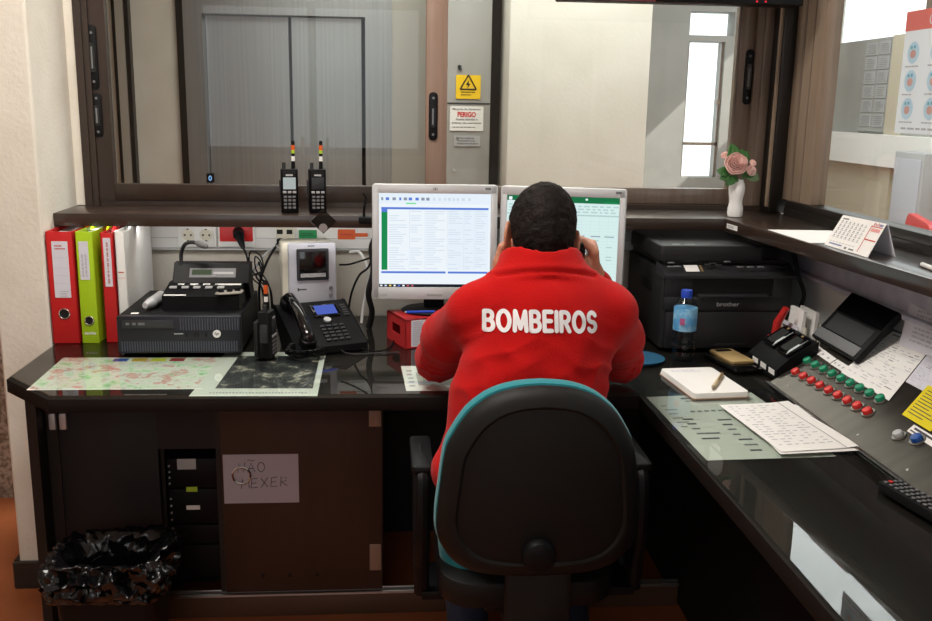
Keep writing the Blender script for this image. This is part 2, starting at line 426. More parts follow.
# ------------------------------------------------------------------ the hall behind the glass
YE = 5.8
b = B(); b.box(-3.2, -1.17, YE, YE+.15, 0, CZ); b.box(-1.17, .3, YE+.12, YE+.25, 0, CZ); b.box(.0, 1.4, YE, YE+.15, 0, CZ); struct('wall_hall', b, plaster_hall)
b = B(); b.box(-1.56, -1.475, YE-.06, YE, 0, CZ); b.box(-1.575, -1.56, YE-.03, YE, 0, CZ); struct('trim_1', b, steel_dark)
b = B(); b.box(-1.545, -1.50, YE-.075, YE-.06, 0, CZ); struct('trim_2', b, steel_pale)
e = thing('elevator', 'steel elevator with two closed door panels behind the left window', 'elevator', (-.6, YE, 0))
b = B()
b.box(-1.173, -1.064, YE-.05, YE+.1, 0, 2.3); b.box(-.135, .02, YE-.05, YE+.1, 0, 2.3); b.box(-1.064, -.135, YE-.05, YE+.1, 1.905, 2.3)
b.obj('door_frame', steel, e)
b = B(); b.box(-1.215, -1.173, YE-.035, YE+.1, 0, 2.3); b.obj('dark_jamb', steel_dark, e)  # dark steel jamb left of the door frame
b = B(); b.box(.02, .25, YE-.035, YE+.02, 0, 2.3); b.obj('side_plate', steel_pale, e)
b = B(); b.box(-1.06, -.585, YE+.03, YE+.06, .01, 1.9); b.obj('door_panel', steel, e)
b = B(); b.box(-.565, -.16, YE+.015, YE+.045, .01, 1.9); b.obj('door_panel', steel, e)
b = B(); b.box(-1.064, -.135, YE+.07, YE+.1, 0, 1.905); b.obj('door_gap', black_gap, e)
b = B(); b.rbox(-1.075, -1.030, YE-.056, YE-.05, .94, .995, .006, axis='y'); ip = b.obj('floor_indicator', black_gloss, e)
b = B(); b.text('0', (-1.053, YE-.058, .967), X, Z, .03, bold=.01); b.obj('digit', LED_BLUE, ip)
# sunken grey electrical cabinet and its signs
c = thing('electrical_cabinet', 'tall grey metal cabinet carrying warning signs behind the window', 'cabinet', (.36, 4.8, 0))
b = B(); b.box(.2, .507, 4.8, 5.1, .02, 2.4, bev=.004); b.obj('body', hall_grey, c)
b = B(); b.box(.205, .504, 4.797, 4.80, 1.422, 1.428); b.obj('door_seam', dark_grey, c)
b = B(); b.cyl((.35, 4.792, 1.60), (.35, 4.80, 1.60), .010, n=14); b.box(.345, .362, 4.790, 4.794, 1.585, 1.592); b.obj('lock', dark_grey, c)
b = B(); b.cyl((.33, 4.794, 1.095), (.33, 4.80, 1.095), .008, n=14); b.obj('rivet', light_grey, c)
b = B(); b.box(.507, .62, 4.95, 5.0, 0, CZ); struct('gap_shade', b, dark_skirt)  # dark panel standing in for shade in the gap beside the pillar
def sign(name, label, x0, x1, z0, z1, mats, draw, y=4.797):
    b = B(); b.rbox(x0, x1, y-.003, y, z0, z1, .006, axis='y'); draw(b, ((x0+x1)/2, y-.0035, (z0+z1)/2))
    return tag(b.obj(name, mats), label, 'sign')
def d1(b, o):
    s = .046; o = Vector(o)+Vector((0, 0, .012))
    P = [Vector((math.sin(a)*s, 0, math.cos(a)*s)) for a in (0, R(120), R(240))]
    for i in range(3):
        b.tube([o+P[i], o+P[(i+1) % 3]], .0038, 6, 1)
    b._add([o+Vector((q[0], -.001, q[1])) for q in ((.004, .022), (-.012, -.002), (-.001, -.002), (-.007, -.022), (.011, .004), (.001, .004))], [(0, 1, 2, 3, 4, 5)], 1)
    for k in (0, 1): lines(b, o+Vector((0, -.0005, -.037-.013*k)), X, Z, -.035, .035, -.005, .005, 1, 1, r=random.Random(k))
sign('warning_sign', 'yellow sign with black lightning triangle on the grey cabinet', .333, .456, 1.447, 1.562, [sign_yellow, black_soft], d1)
def d2(b, o):
    o = Vector(o)
    b.text('PERIGO', o+Vector((0, -.0005, .020)), X, Z, .026, 2, bold=.04, w=.092)
    b.text('Máquina do Ascensor', o+Vector((0, -.0005, .045)), X, Z, .012, 1, bold=.015, w=.142)
    b.text('Acesso interdito a', o+Vector((0, -.0005, -.003)), X, Z, .012, 1, bold=.015, w=.11)
    b.text('pessoas não autorizadas', o+Vector((0, -.0005, -.022)), X, Z, .012, 1, bold=.015, w=.146)
    lines(b, o+Vector((0, -.0005, -.042)), X, Z, -.07, .06, -.004, .004, 1, 1, r=random.Random(5))
sign('danger_sign', 'white sign headed PERIGO in red below the yellow triangle sign', .305, .473, 1.291, 1.411, [white_pl, ink, red_pl], d2)
def d3(b, o):
    lines(b, Vector(o)+Vector((0, -.0005, 0)), X, Z, -.05, .055, -.02, .02, 3, 1, r=random.Random(9)); b.rect(o, X, Z, -.055, -.042, .004, .018, 1, .0006)
sign('small_sign', 'small pale grey label lowest of the signs on the grey cabinet', .327, .459, 1.215, 1.268, [light_grey, mid_grey], d3)
b = B(); b.box(.57, 1.252, 4.6, 5.0, 0, CZ, bev=.008); struct('pillar', b, plaster_hall)
# far wall with a glazed door and transom, east wall with a high opening
b = B()
yw0, yw1 = 6.5, 6.65
for x0, x1, z0, z1 in ((1.2, 2.03, 0, CZ), (2.285, 3.0, 0, 1.905), (2.03, 2.285, 1.865, 1.905), (2.34, 3.0, 1.905, CZ), (2.03, 2.34, 2.06, CZ), (2.03, 2.285, 0, .95)):
    b.box(x0, x1, yw0, yw1, z0, z1)
struct('wall_far', b, hall_grey)
b = B()
for x0, x1, z0, z1 in ((2.03, 2.045, .95, 1.865), (2.27, 2.285, .95, 1.865), (2.03, 2.285, 1.17, 1.19)): b.box(x0, x1, yw0+.03, yw0+.06, z0, z1)
b.box(2.25, 2.275, yw0+.0, yw0+.05, 1.45, 1.48)
struct('window_3', b, frame_mid)
b = B()
b.box(3.0, 3.1, 1.0, 6.65, 0, 1.86); b.box(3.0, 3.1, 1.0, 4.2, 1.86, CZ); b.box(3.0, 3.1, 6.49, 6.65, 1.86, CZ); b.box(3.0, 3.1, 1.0, 6.65, 2.55, CZ)
struct('wall_east', b, hall_grey)
b = B(); b.box(3.035, 3.055, 5.30, 5.37, 1.86, 2.55); struct('trim_4', b, frame_mid)
b = B(); b.box(2.96, 3.0, 5.42, 5.55, 0, 1.86); struct('trim_5', b, hall_beige)
b = B(); b.box(2.93, 3.0, 2.2, 6.45, 1.10, 1.285); struct('trim_6', b, white_paint)
b = B(); b.box(2.985, 3.0, 2.2, 6.45, 0, 1.10); struct('trim_7', b, hall_beige)
# notice board column of small sheets
nb = thing('notice_board', 'tall narrow board of small grey notices on the far hall wall', 'notice board', (2.99, 5.76, 1.3))
b = B(); b.box(2.985, 3.0, 5.58, 5.93, 1.30, 1.85); b.obj('backing', hall_grey, nb)
for k in range(6):
    b = B(); z = 1.33+k*.086; o = (2.984, 5.755, z+.036)
    b.box(2.981, 2.985, 5.61, 5.74, z, z+.075); b.box(2.981, 2.985, 5.765, 5.90, z, z+.075)
    for yy in (5.675, 5.83): lines(b, (2.9805, yy, z+.037), (0, -1, 0), Z, -.05, .05, -.03, .03, 5, 1, r=random.Random(k))
    b.obj('notice', [light_grey, mat('notice_ink', '#94928f', .8)], nb)
# grey locker and red chair seen low through the right window
lk = thing('locker', 'pale grey metal locker beyond the right window', 'locker', (2.82, 4.8, 0))
b = B(); b.box(2.72, 2.92, 4.66, 4.95, 0, 1.215, bev=.006); b.obj('body', light_grey, lk)
b = B(); b.box(2.714, 2.72, 4.68, 4.93, .05, 1.18, bev=.002); b.cyl((2.705, 4.7, .65), (2.715, 4.7, .65), .012, n=12); b.obj('door', silver_lilac, lk)
rc = thing('visitor_chair', 'red plastic chair with black legs beyond the right window', 'chair', (2.28, 3.47, 0), R(90))
M = Matrix.Translation((2.28, 3.47, 0)) @ Matrix.Rotation(R(70), 4, 'Z') @ Matrix.Scale(1.18, 4)
b = B(M); b.rbox(-.22, .22, .16, .19, .55, .86, .06, axis='y', bev=.006); b.obj('backrest', red_pl, rc)
b = B(M); b.rbox(-.22, .22, -.22, .2, .43, .455, .06, bev=.006); b.obj('seat', red_pl, rc)
for sx in (-1, 1):
    b = B(M); b.tube([(sx*.19, -.2, 0), (sx*.19, -.18, .43)], .012, 10); b.obj('leg', black_pl, rc)
    b = B(M); b.tube([(sx*.19, .24, 0), (sx*.19, .15, .43), (sx*.19, .2, .8)], .012, 10); b.obj('leg', black_pl, rc)

# hygiene poster stuck on the right window
b = B()
yp0, yp1, zp0, zp1 = 1.993, 2.310, 1.369, 1.658
U = (0, -1, 0); xp = 1.2605
b.box(xp, xp+.0012, yp0, yp1, zp0, zp1)
b.rect((xp, yp1, zp1), U, Z, .0, .317, -.046, 0, 1, .0008)
b.text('C', (xp, yp1-.116, zp1-.025), U, Z, .026, 0, bold=.03, off=.0016)
for r in range(3):
    for cc in range(3):
        o = Vector((xp-.0008, yp1-.048-cc*.10, zp1-.098-r*.066))
        b._add([o+Vector((0, -math.cos(a)*.026, math.sin(a)*.026)) for a in [2*math.pi*i/20 for i in range(20)]], [tuple(range(20))], 2)
        o2 = o+Vector((-.0006, 0, -.003)); b._add([o2+Vector((0, -math.cos(a)*.013, math.sin(a)*.010)) for a in [2*math.pi*i/12 for i in range(12)]], [tuple(range(12))], 3)
        for q in ((-.008, .012), (.006, .013)): b.rect(o, U, Z, q[0]-.004, q[0]+.004, q[1]-.003, q[1]+.004, 4, .0008)
        lines(b, o+Vector((0, 0, -.032)), U, Z, -.03, .03, -.0035, .0035, 1, 5, r=random.Random(r*3+cc))
lines(b, (xp, yp1-.15, zp0+.012), U, Z, -.12, .12, -.005, .005, 1, 5, off=.001)
def thin_paper(name, col):
    m = bpy.data.materials.new(name); m.use_nodes = True; nt = m.node_tree; nt.nodes.remove(nt.nodes['Principled BSDF'])
    d_ = nt.nodes.new('ShaderNodeBsdfDiffuse'); t_ = nt.nodes.new('ShaderNodeBsdfTranslucent'); x_ = nt.nodes.new('ShaderNodeMixShader'); x_.inputs[0].default_value = .55
    for n_ in (d_, t_): n_.inputs['Color'].default_value = lin(col)
    nt.links.new(d_.outputs[0], x_.inputs[1]); nt.links.new(t_.outputs[0], x_.inputs[2]); nt.links.new(x_.outputs[0], nt.nodes['Material Output'].inputs['Surface'])
    return m
poster_blue = thin_paper('poster_blue', '#d3e9f4'); poster_pink = thin_paper('poster_pink', '#f4c6ba'); poster_teal = thin_paper('poster_teal', '#8fc8d6'); poster_red = thin_paper('poster_red', '#f2948a'); poster_w = thin_paper('poster_white', '#f4f9fc')
tag(b.obj('poster', [poster_w, poster_red, poster_blue, poster_pink, poster_teal, ink_soft]), 'white hygiene poster with red header on the right window', 'poster')
# black screen hanging above, only its lower edge in view
t = thing('hanging_screen', 'black box hanging above the back window, lower edge in view', 'screen', (.82, 2.74, 1.708))
b = B(); b.box(.472, 1.166, 2.70, 2.78, 1.7085, 2.05, bev=.004); b.obj('casing', black_pl, t)
b = B(); b.box(.472, .74, 2.6965, 2.70, 1.7085, 1.714); b.obj('trim_strip', mat('maroon', '#5e1f2b', .4), t)
b = B()
for x in (1.03, 1.055): b.cyl((x, 2.697, 1.716), (x, 2.70, 1.716), .0025, n=8)
b.obj('indicator_light', LED_RED, t)
b = B(); b.box(.8, .84, 2.74, 2.98, 2.0, 2.04); b.box(.8, .84, 2.95, 2.98, 1.98, 2.13); b.obj('bracket', black_pl, t)
# ------------------------------------------------------------------ desk
DZ = .735; GT = .743           # worktop top, glass top
d = thing('desk', 'dark L-shaped reception desk with clipped left corner', 'desk', (0, 2.6, 0))
b = B()
OUT = [(-.787, 2.166), (.607, 2.158), (.612, 1.5), (.614, .35), (1.239, .35), (1.239, 3.049), (-.944, 3.049), (-.944, 2.335)]
b.prism2(OUT, .702, DZ, bev=.0015); b.obj('worktop', desk_dark, d)
b = B(); b.box(-.93, -.905, 2.40, 3.0, 0, .702); b.obj('side_panel', cab_dark, d)
b = B(); b.box(.845, .865, .5, 2.98, 0, .702); b.obj('wing_panel', black_soft, d)
b = B(); b.box(-.90, .85, 2.98, 3.0, .0, .702); b.obj('back_panel', black_soft, d)
b = B(); b.box(.63, .66, .40, .43, 0, .702); b.obj('leg', black_pl, d)
def inset(P, e):
    n = len(P); c = (sum(p[0] for p in P)/n, sum(p[1] for p in P)/n)
    return P
gl = [(-.782, 2.171), (.598, 2.163), (.598, 3.03), (-.936, 3.03), (-.936, 2.338)]
b = B(); b.prism2(gl, .7362, GT); o = b.obj('glass_top', desk_glass); tag(o, 'clear glass sheet covering the back run of the desk', 'glass sheet')
gl = [(.606, 2.163), (.617, 1.5), (.619, .37), (.95, .37), (.95, 2.30), (1.22, 2.31), (1.22, 3.03), (.606, 3.03)]
b = B(); b.prism2(gl, .7362, GT); o = b.obj('glass_top', desk_glass); tag(o, 'clear glass sheet covering the right wing of the desk', 'glass sheet')

# cabinet under the left run
c = thing('cabinet', 'low sliding-door cabinet under the left half of the desk', 'cabinet', (-.45, 2.6, 0))
yc = 2.46
b = B()
b.box(-.904, .84, yc-.005, yc+.02, 0, .070, bev=.002); b.obj('plinth', plinth_brown, c)
b = B(); b.box(-.904, .84, yc-.012, yc-.005, .066, .072); b.box(-.904, .84, yc+.004, yc+.008, .070, .080); b.obj('sliding_track', alu, c)
b = B(); b.box(-.904, -.875, yc, 2.975, .07, .70); b.box(-.875, -.02, yc+.03, yc+.045, .64, .70); b.box(-.62, -.61, yc+.03, 2.975, .08, .64); b.box(-.03, -.015, yc+.03, 2.975, .08, .70); b.box(-.62, -.455, 2.9, 2.97, .08, .64); b.obj('carcass', cab_dark, c)
b = B(); b.box(-.875, -.620, yc+.006, yc+.022, .08, .66, bev=.001); b.box(-.620, -.452, yc+.006, yc+.022, .498, .66); b.obj('door', cab_grey, c)
b = B(); b.box(-.465, -.452, yc-.004, yc+.012, .08, .69); b.obj('door_edge_strip', cab_dark, c)
b = B(); b.box(-.452, -.017, yc-.004, yc+.014, .076, .69, bev=.0015); b.obj('door', cab_brown, c)
dr = bpy.data.objects[c.children[-1].name] if c.children else None
for x in (-.345, -.27, -.195):
    b = B(); b.cyl((x-.005, yc-.0055, .125), (x-.005, yc-.003, .125), .006, n=12); b.obj('drill_hole', black_gap, c)
for z0, z1 in ((.56, .605), (.135, .214)):
    b = B(); b.box(-.053, -.02, yc-.007, yc-.004, z0, z1, bev=.001); b.obj('hinge_plate', frame_light, c)
for x0, x1 in ((-.895, -.878), (-.868, -.85)):
    b = B(); b.box(x0, x1, yc-.006, yc+.006, .56, .604, bev=.002); b.obj('hinge', silver, c)
b = B(); b.tube([(-.398+.024*math.cos(t), yc-.008, .425+.024*math.sin(t)) for t in [2*math.pi*i/24 for i in range(24)]], .003, 6, closed=True); b.obj('finger_pull', chrome, c)
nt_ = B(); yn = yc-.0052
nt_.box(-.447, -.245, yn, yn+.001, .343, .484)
strokes = {'N': [[(0, 0), (.1, 1), (.75, 0), (.9, 1.05)]], 'A': [[(0, 0), (.45, 1), (.9, 0)], [(.2, .4), (.75, .42)]], '~': [[(0, 1.2), (.3, 1.35), (.6, 1.2), (.9, 1.35)]], 'O': [[(.45+.42*math.cos(t), .5+.5*math.sin(t)) for t in [6.28*i/14 for i in range(15)]]],
           'M': [[(0, 0), (.15, 1), (.5, .35), (.85, 1), (1, 0)]], 'E': [[(.8, 1), (.1, .95), (0, 0), (.8, .02)], [(.05, .5), (.65, .52)]], 'X': [[(0, 0), (.85, 1)], [(0, 1), (.85, 0)]], 'R': [[(0, 0), (.08, 1), (.7, .9), (.7, .55), (.08, .48), (.8, 0)]]}
def hand(bb, s, x, z, h, tilt=0):
    for ch in s:
        for st in strokes[ch]:
            bb.tube([(x+p[0]*h*.8, yn-.0006, z+p[1]*h+tilt*p[0]*h) for p in st], .0011, 5, 1)
        if ch == 'A' and s.startswith('NA'):
            bb.tube([(x+p[0]*h*.8, yn-.0006, z+p[1]*h) for p in strokes['~'][0]], .001, 5, 1)
        x += h*.98; z += tilt*h
hand(nt_, 'NAO', -.408, .432, .027, .03); hand(nt_, 'MEXER', -.400, .386, .027, .05)
tag(nt_.obj('note', [mat('paper_shade', '#b5aeb8', .85), ink]), 'white sheet handwritten NÃO MEXER taped on the brown door', 'note')  # white paper, its colour darkened for the shade under the desk
# rack of equipment behind the open part
r = thing('equipment_rack', 'black rack of radio equipment inside the open cabinet bay', 'rack', (-.54, 2.6, .08))
b = B(); b.box(-.607, -.457, 2.53, 2.85, .072, .10); b.box(-.607, -.457, 2.82, 2.86, .1, .46); b.obj('frame', black_pl, r)
for k, (z0, z1) in enumerate(((.102, .20), (.205, .262), (.267, .37), (.375, .46))):
    b = B(); b.box(-.605, -.46, 2.50-.003*k, 2.81, z0, z1, bev=.003); u = b.obj('rack_unit', black_pl, r)
    b = B()
    for i in range(4): b.cyl((-.598+i*.005*0+0, 2.498-.003*k, z0+.015+i*(z1-z0)/5), (-.598, 2.495-.003*k, z0+.015+i*(z1-z0)/5), .0028, n=8)
    b.obj('screw', light_grey, u)
b = B(); b.box(-.555, -.525, 2.488, 2.490, .365, .379); b.obj('yellow_label', ltgreen, r)['label'] = 'yellow-green label'
b = B(); b.box(-.557, -.52, 2.488, 2.490, .312, .324); b.obj('white_label', white_pl, r)['label'] = 'white label'
b = B(); b.box(-.575, -.525, 2.484, 2.486, .432, .462); b.obj('grey_label', light_grey, r)['label'] = 'grey label'
b = B(); b.tube([(-.592+.006*math.cos(t), 2.492, .255+.006*math.sin(t)) for t in [6.283*i/14 for i in range(14)]], .0012, 5, closed=True); b.obj('key_ring', chrome, r)

# ------------------------------------------------------------------ waste bin with bag
w = thing('waste_bin', 'black waste bin lined with a shiny black bag beside cabinet', 'bin', (-.685, 2.22, 0))
def rrect(cx, cy, hx, hy, rr, n=9):
    P = []
    for (sx, sy, t0) in ((1, 1, 0), (-1, 1, 90), (-1, -1, 180), (1, -1, 270)):
        for i in range(n): t = R(t0+90*i/(n-1)); P.append((cx+sx*(hx-rr)+rr*math.cos(t), cy+sy*(hy-rr)+rr*math.sin(t)))
    return P
def loft(b, rings, m=0, cap0=True, cap1=True):
    n = len(rings[0]); V = [p for r_ in rings for p in r_]; F = []
    for k in range(len(rings)-1):
        for i in range(n): j = (i+1) % n; F.append((k*n+i, k*n+j, (k+1)*n+j, (k+1)*n+i))
    if cap0: F.append(tuple(range(n-1, -1, -1)))
    if cap1: F.append(tuple((len(rings)-1)*n+i for i in range(n)))
    b._add(V, F, m)
b = B(); loft(b, [[(x, y, z) for x, y in rrect(-.675, 2.20, .104+.05*z, .084+.05*z, .03)] for z in (.0, .1, .2, .30)], cap1=False); b.obj('bin_body', black_pl, w)
b = B()
bag = [(.254, .128, .006), (.246, .131, .018), (.262, .136, .034), (.292, .138, .040), (.322, .133, .034), (.338, .124, .024), (.332, .110, .020), (.30, .100, .016), (.25, .095, .006), (.17, .09, .0)]
rings = []
BP = spline([(z, h, a) for z, h, a in bag], 5)
for k, (z, h, a) in enumerate(BP):
    ring = []
    PR = rrect(-.675, 2.20, h, h-.02, .045, 9); PR.append(PR[0]); RS = []
    cum = [0]
    for p0, p1 in zip(PR[:-1], PR[1:]): cum.append(cum[-1]+math.dist(p0, p1))
    seg = 0
    for q_ in range(180):
        dd = cum[-1]*q_/180
        while cum[seg+1] < dd: seg += 1
        f_ = (dd-cum[seg])/max(1e-9, cum[seg+1]-cum[seg]); RS.append((PR[seg][0]*(1-f_)+PR[seg+1][0]*f_, PR[seg][1]*(1-f_)+PR[seg+1][1]*f_))
    for (x, y) in RS:
        dx, dy = x+.675, y-2.20; L = math.hypot(dx, dy)
        wv = Vector((x*15, y*15, z*26)); r1 = 1-2*abs(noise.noise(wv)); r2 = 1-2*abs(noise.noise(wv*2.3+Vector((3, 1, 7)))); r3 = 1-2*abs(noise.noise(wv*4.9))
        q = a*(.75*(r1-.5)+.42*(r2-.5)+.16*(r3-.5)); sag = .016*noise.noise(Vector((x*9, y*9, 1)))*min(1, max(0, (z-.24)/.06))
        ring.append((x+dx/L*q, y+dy/L*q, z+a*.5*r2+sag))
    rings.append(ring)
loft(b, rings, cap0=False)
o = b.obj('bin_bag', bag_black, w, sharp=70)

# ------------------------------------------------------------------ papers under the glass
PZ = .7353
def sheet(name, label, cat, P, mats, draw=None, th=.0005, group=None, z=None):
    """P = TL, TR, BR, BL on the desk"""
    z = PZ if z is None else z
    b = B(); V = [(p[0], p[1], z) for p in P]+[(p[0], p[1], z+th) for p in P]
    b._add(V, [(3, 2, 1, 0), (4, 5, 6, 7), (0, 1, 5, 4), (1, 2, 6, 5), (2, 3, 7, 6), (3, 0, 4, 7)], 0)
    if draw:
        def at(u, v, dz=.00015):     # u right 0..1, v up 0..1
            a = Vector(P[3])*(1-u)+Vector(P[2])*u; c_ = Vector(P[0])*(1-u)+Vector(P[1])*u; q = a*(1-v)+c_*v
            return (q[0], q[1], z+th+dz)
        def rc_(u0, u1, v0, v1, m, dz=.00015): b.quad(at(u0, v0, dz), at(u1, v0, dz), at(u1, v1, dz), at(u0, v1, dz), m)
        draw(rc_, at, b)
    return tag(b.obj(name, mats), label, cat, group)
V2 = lambda *a: [Vector(p) for p in a]
def dmap(rc_, at, b):
    for k in range(4):
        x0 = .53+k*.115; rc_(x0-.21, x0-.12, .86, .965, 2+k)
    rc_(.0, 1, 0, .018, 1)
sheet('map', 'colour map with green patches under the glass before the binders', 'map', V2((-.872, 2.535), (-.44, 2.535), (-.45, 2.24), (-.862, 2.24)), [map_m, paper_w, tab_blue, tab_gold, tab_olive, tab_red], dmap)
def daer(rc_, at, b):
    rc_(.16, .95, .15, .90, 1)
    for i in range(30): rc_(.14+i*.026, .155+i*.026, .055, .07, 2)
sheet('aerial_photo', 'dark aerial photograph with pale border under the desk glass', 'photograph', V2((-.452, 2.587), (-.174, 2.582), (-.169, 2.175), (-.47, 2.182)), [paper_green, aerial_m, mid_grey], daer, z=PZ+.0001)
def dsm(rc_, at, b):
    rr = random.Random(4)
    rc_(.16, .95, .2, .72, 2)
    for i in range(5): rc_(.05, .12, .15+i*.15, .22+i*.15, 1)
    for i in range(9):
        rc_(.2+i*.08, .24+i*.08+rr.random()*.03, .80, .84, 1)
sheet('printed_sheet', 'small printed sheet under the glass beside the left elbow', 'sheet', V2((.033, 2.435), (.25, 2.435), (.25, 2.21), (.043, 2.212)), [paper_w, ink_soft, mat('print_grey', '#a9a79f', .8)], dsm)
def dbig(rc_, at, b):
    rr = random.Random(8)
    rc_(.28, .80, .93, .955, 1); rc_(.30, .62, .885, .90, 1)
    for i in range(8): rc_(.25+i*.06, .29+i*.06, .70, .725, 2)
    for k in range(3):
        for i in range(7):
            u = .12+.28*k; v = .58-i*.075-.03*k
            if k == 0 and i > 4: continue
            rc_(u, u+.06+rr.random()*.13, v, v+.022, 1 if rr.random() > .4 else 2)
    for i in range(6): rc_(.05, .08+rr.random()*.08, .82-i*.07, .835-i*.07, 2)
sheet('instruction_sheet', 'large pale green printed sheet under the right wing glass', 'sheet', V2((.622, 2.146), (.905, 2.178), (.905, 1.742), (.632, 1.730)), [paper_green, ink, mid_grey], dbig)
sheet('dark_card', 'glossy black card under the glass beside the button console', 'card', V2((.893, 2.20), (.952, 2.205), (.952, 2.075), (.90, 2.066)), [card_dark], z=PZ+.0008)
# white list on top of the glass: two loose sheets
rr = random.Random(12)
for k, (P, lab) in enumerate(((V2((.768, 2.050), (.940, 2.066), (.962, 1.765), (.790, 1.745)), 'upper white printed list lying against the console front'), (V2((.80, 2.052), (.962, 2.052), (.966, 1.752), (.785, 1.738)), 'lower white sheet under the printed list by the console'))):
    b = B(); z = GT+.0006+(.0022 if k == 0 else 0); n = 12; V = []; F = []
    def at(u, v, dz=0):
        a = P[3].lerp(P[2], u); c_ = P[0].lerp(P[1], u); q = a.lerp(c_, v)
        h = .004*max(0, u-.72)**1.2*3*(1+.5*math.sin(v*7))*(1 if k == 0 else .3)
        return Vector((q.x, q.y, z+h+dz))
    for layer in (0, .0004):
        for i in range(n+1):
            for j in range(n+1): V.append(at(i/n, j/n, layer))
    q = (n+1)**2
    for i in range(n):
        for j in range(n):
            a = i*(n+1)+j; F += [(a, a+n+1, a+n+2, a+1), (q+a, q+a+1, q+a+n+2, q+a+n+1)]
    for i in range(n):
        F += [(i, i+1, q+i+1, q+i), (n*(n+1)+i, q+n*(n+1)+i, q+n*(n+1)+i+1, n*(n+1)+i+1), (i*(n+1), q+i*(n+1), q+(i+1)*(n+1), (i+1)*(n+1)), (i*(n+1)+n, (i+1)*(n+1)+n, q+(i+1)*(n+1)+n, q+i*(n+1)+n)]
    b._add(V, F, 0)
    if k == 0:
        for i in range(17):
            v = .93-i*.051
            for cc in range(7):
                if rr.random() < .25: continue
                u = .08+cc*.105; w_ = .03+rr.random()*.06
                b.quad(at(u, v, .0009), at(u+w_, v, .0009), at(u+w_, v+.012, .0009), at(u, v+.012, .0009), 1)
        for j in range(11):
            v = j/11; b.quad(at(.835, v, .0010), at(.845, v, .0010), at(.845, v+1/11, .0010), at(.835, v+1/11, .0010), 2)
    tag(b.obj('list_sheet', [paper_w, ink_soft, mid_grey]), lab, 'sheet')
# notepad and pen
n_ = thing('notebook', 'thick white notepad on the right wing beside the console', 'notepad', (.79, 2.22, GT))
M = Matrix.Translation((.785, 2.218, GT)) @ Matrix.Rotation(R(5), 4, 'Z') @ Matrix.Diagonal((.86, .90, 1, 1))
b = B(M); b.rbox(-.085, .085, -.125, .125, .0, .002, .008); b.obj('cover', mat('pad_cover', '#b08d70', .6), n_)
b = B(M)
for k in range(4): b.rbox(-.084+.001*k, .084-.0006*k, -.124+.0008*k, .124, .002+.003*k, .0048+.003*k, .012)
b.obj('pages', paper_w, n_)
b = B(M); lines(b, (0, .09, .0139), X, Y, -.06, .03, -.01, .015, 2, 0, off=.0002); b.obj('writing', mat('pen_trace', '#c9cce0', .8), n_)
p = thing('pen', 'cream ballpoint pen lying on the white notepad', 'pen', (.81, 2.19, GT+.014))
zc = GT+.0142+.0052
b = B(); b.tube([(.783, 2.137, zc), (.80, 2.168, zc), (.842, 2.245, zc)], [.005, .0052, .0050], 12); b.obj('barrel', mat('pen_cream', '#cdb893', .4), p)
b = B(); b.tube([(.7765, 2.125, zc-.001), (.783, 2.137, zc)], [.0012, .005], 12); b.obj('tip', mat('pen_tip', '#8d7a5a', .4), p)
b = B(); b.tube([(.812, 2.186, zc+.0062), (.842, 2.243, zc+.0062), (.843, 2.245, zc+.004)], .0012, 8); b.obj('clip', gold, p)
# ------------------------------------------------------------------ binders
G = GT+.0003
def binder(name, label, cat, x0, x1, y0, dep, h, cover, deco, rz=0., group='files beside the wall', open_top=True):
    t = thing(name, label, cat, ((x0+x1)/2, y0+dep/2, G), rz, group)
    c = Matrix.Translation(((x0+x1)/2, y0+dep/2, G)) @ Matrix.Rotation(rz, 4, 'Z'); w = (x1-x0)/2; q = dep/2
    b = B(c); e = .0025
    b.rbox(-w, w, -q, -q+e, 0, h, .001, bev=.0006); b.box(-w, -w+e, -q, q, 0, h, bev=.0006, seg=1); b.box(w-e, w, -q, q, 0, h, bev=.0006, seg=1)
    b.obj('cover', cover, t)
    b = B(c)
    for k in range(5): b.box(-w+.006, -w+.006+(w*2-.014)*(.55+.08*k)*(.9 if k % 2 else .8), -q+.012+.02*k*.3, q-.006-.006*k, .004, h-.011-.0035*k)
    b.obj('papers', paper_w, t)
    deco(c, w, q, h, t); return t
def ringhole(c, x, y, z, t, r=.0105):
    b = B(c); b.tube([(x+r*math.cos(a), y-.001, z+r*math.sin(a)) for a in [2*math.pi*i/28 for i in range(28)]], .0022, 8, closed=True); rg = b.obj('finger_ring', chrome, t)
    b = B(c); b.cyl((x, y-.0005, z), (x, y+.001, z), r, n=28); b.obj('hole', black_gap, rg)
def deco_red(c, w, q, h, t):
    b = B(c); b.rbox(-w*.60, w*.60, -q-.0012, -q, h*.415, h*.915, .001, axis='y'); o = Vector((0, -q-.0014, h*.66))
    M_ = c; Xl = X
    lines(b, (0, -q-.0014, h*.86), X, Z, -.014, .014, -.007, .009, 2, 2, r=random.Random(1)); 
    for k, z in enumerate((.77, .68, .61, .54)): b.rect((0, -q-.0014, h*z), X, Z, -.017, .017, -.0004, .0004, 1)
    lines(b, (.004, -q-.0014, h*.45), X, Z, -.012, .012, -.01, .01, 3, 1, r=random.Random(2))
    b.obj('spine_label', [paper_lilac, ink_soft, ink_red], t); ringhole(c, 0, -q, h*.268, t, .0140)
def deco_lime(c, w, q, h, t):
    b = B(c); b.box(-w*.70, w*.42, -q-.0012, -q, h*.575, h*.915); o = (-w*.14, -q-.0014, h*.745)
    lines(b, o, Z, (-1, 0, 0), -.045, .045, -.009, .009, 2, 1, r=random.Random(3)); b.obj('spine_label', [paper_lilac, ink_soft], t)
    ringhole(c, 0, -q, h*.205, t, .0118)
    b = B(c); b.text('esselte', (0, -q-.0006, h*.093), X, Z, .009, 0, bold=.02, w=.032); b.obj('print', white_print, t)
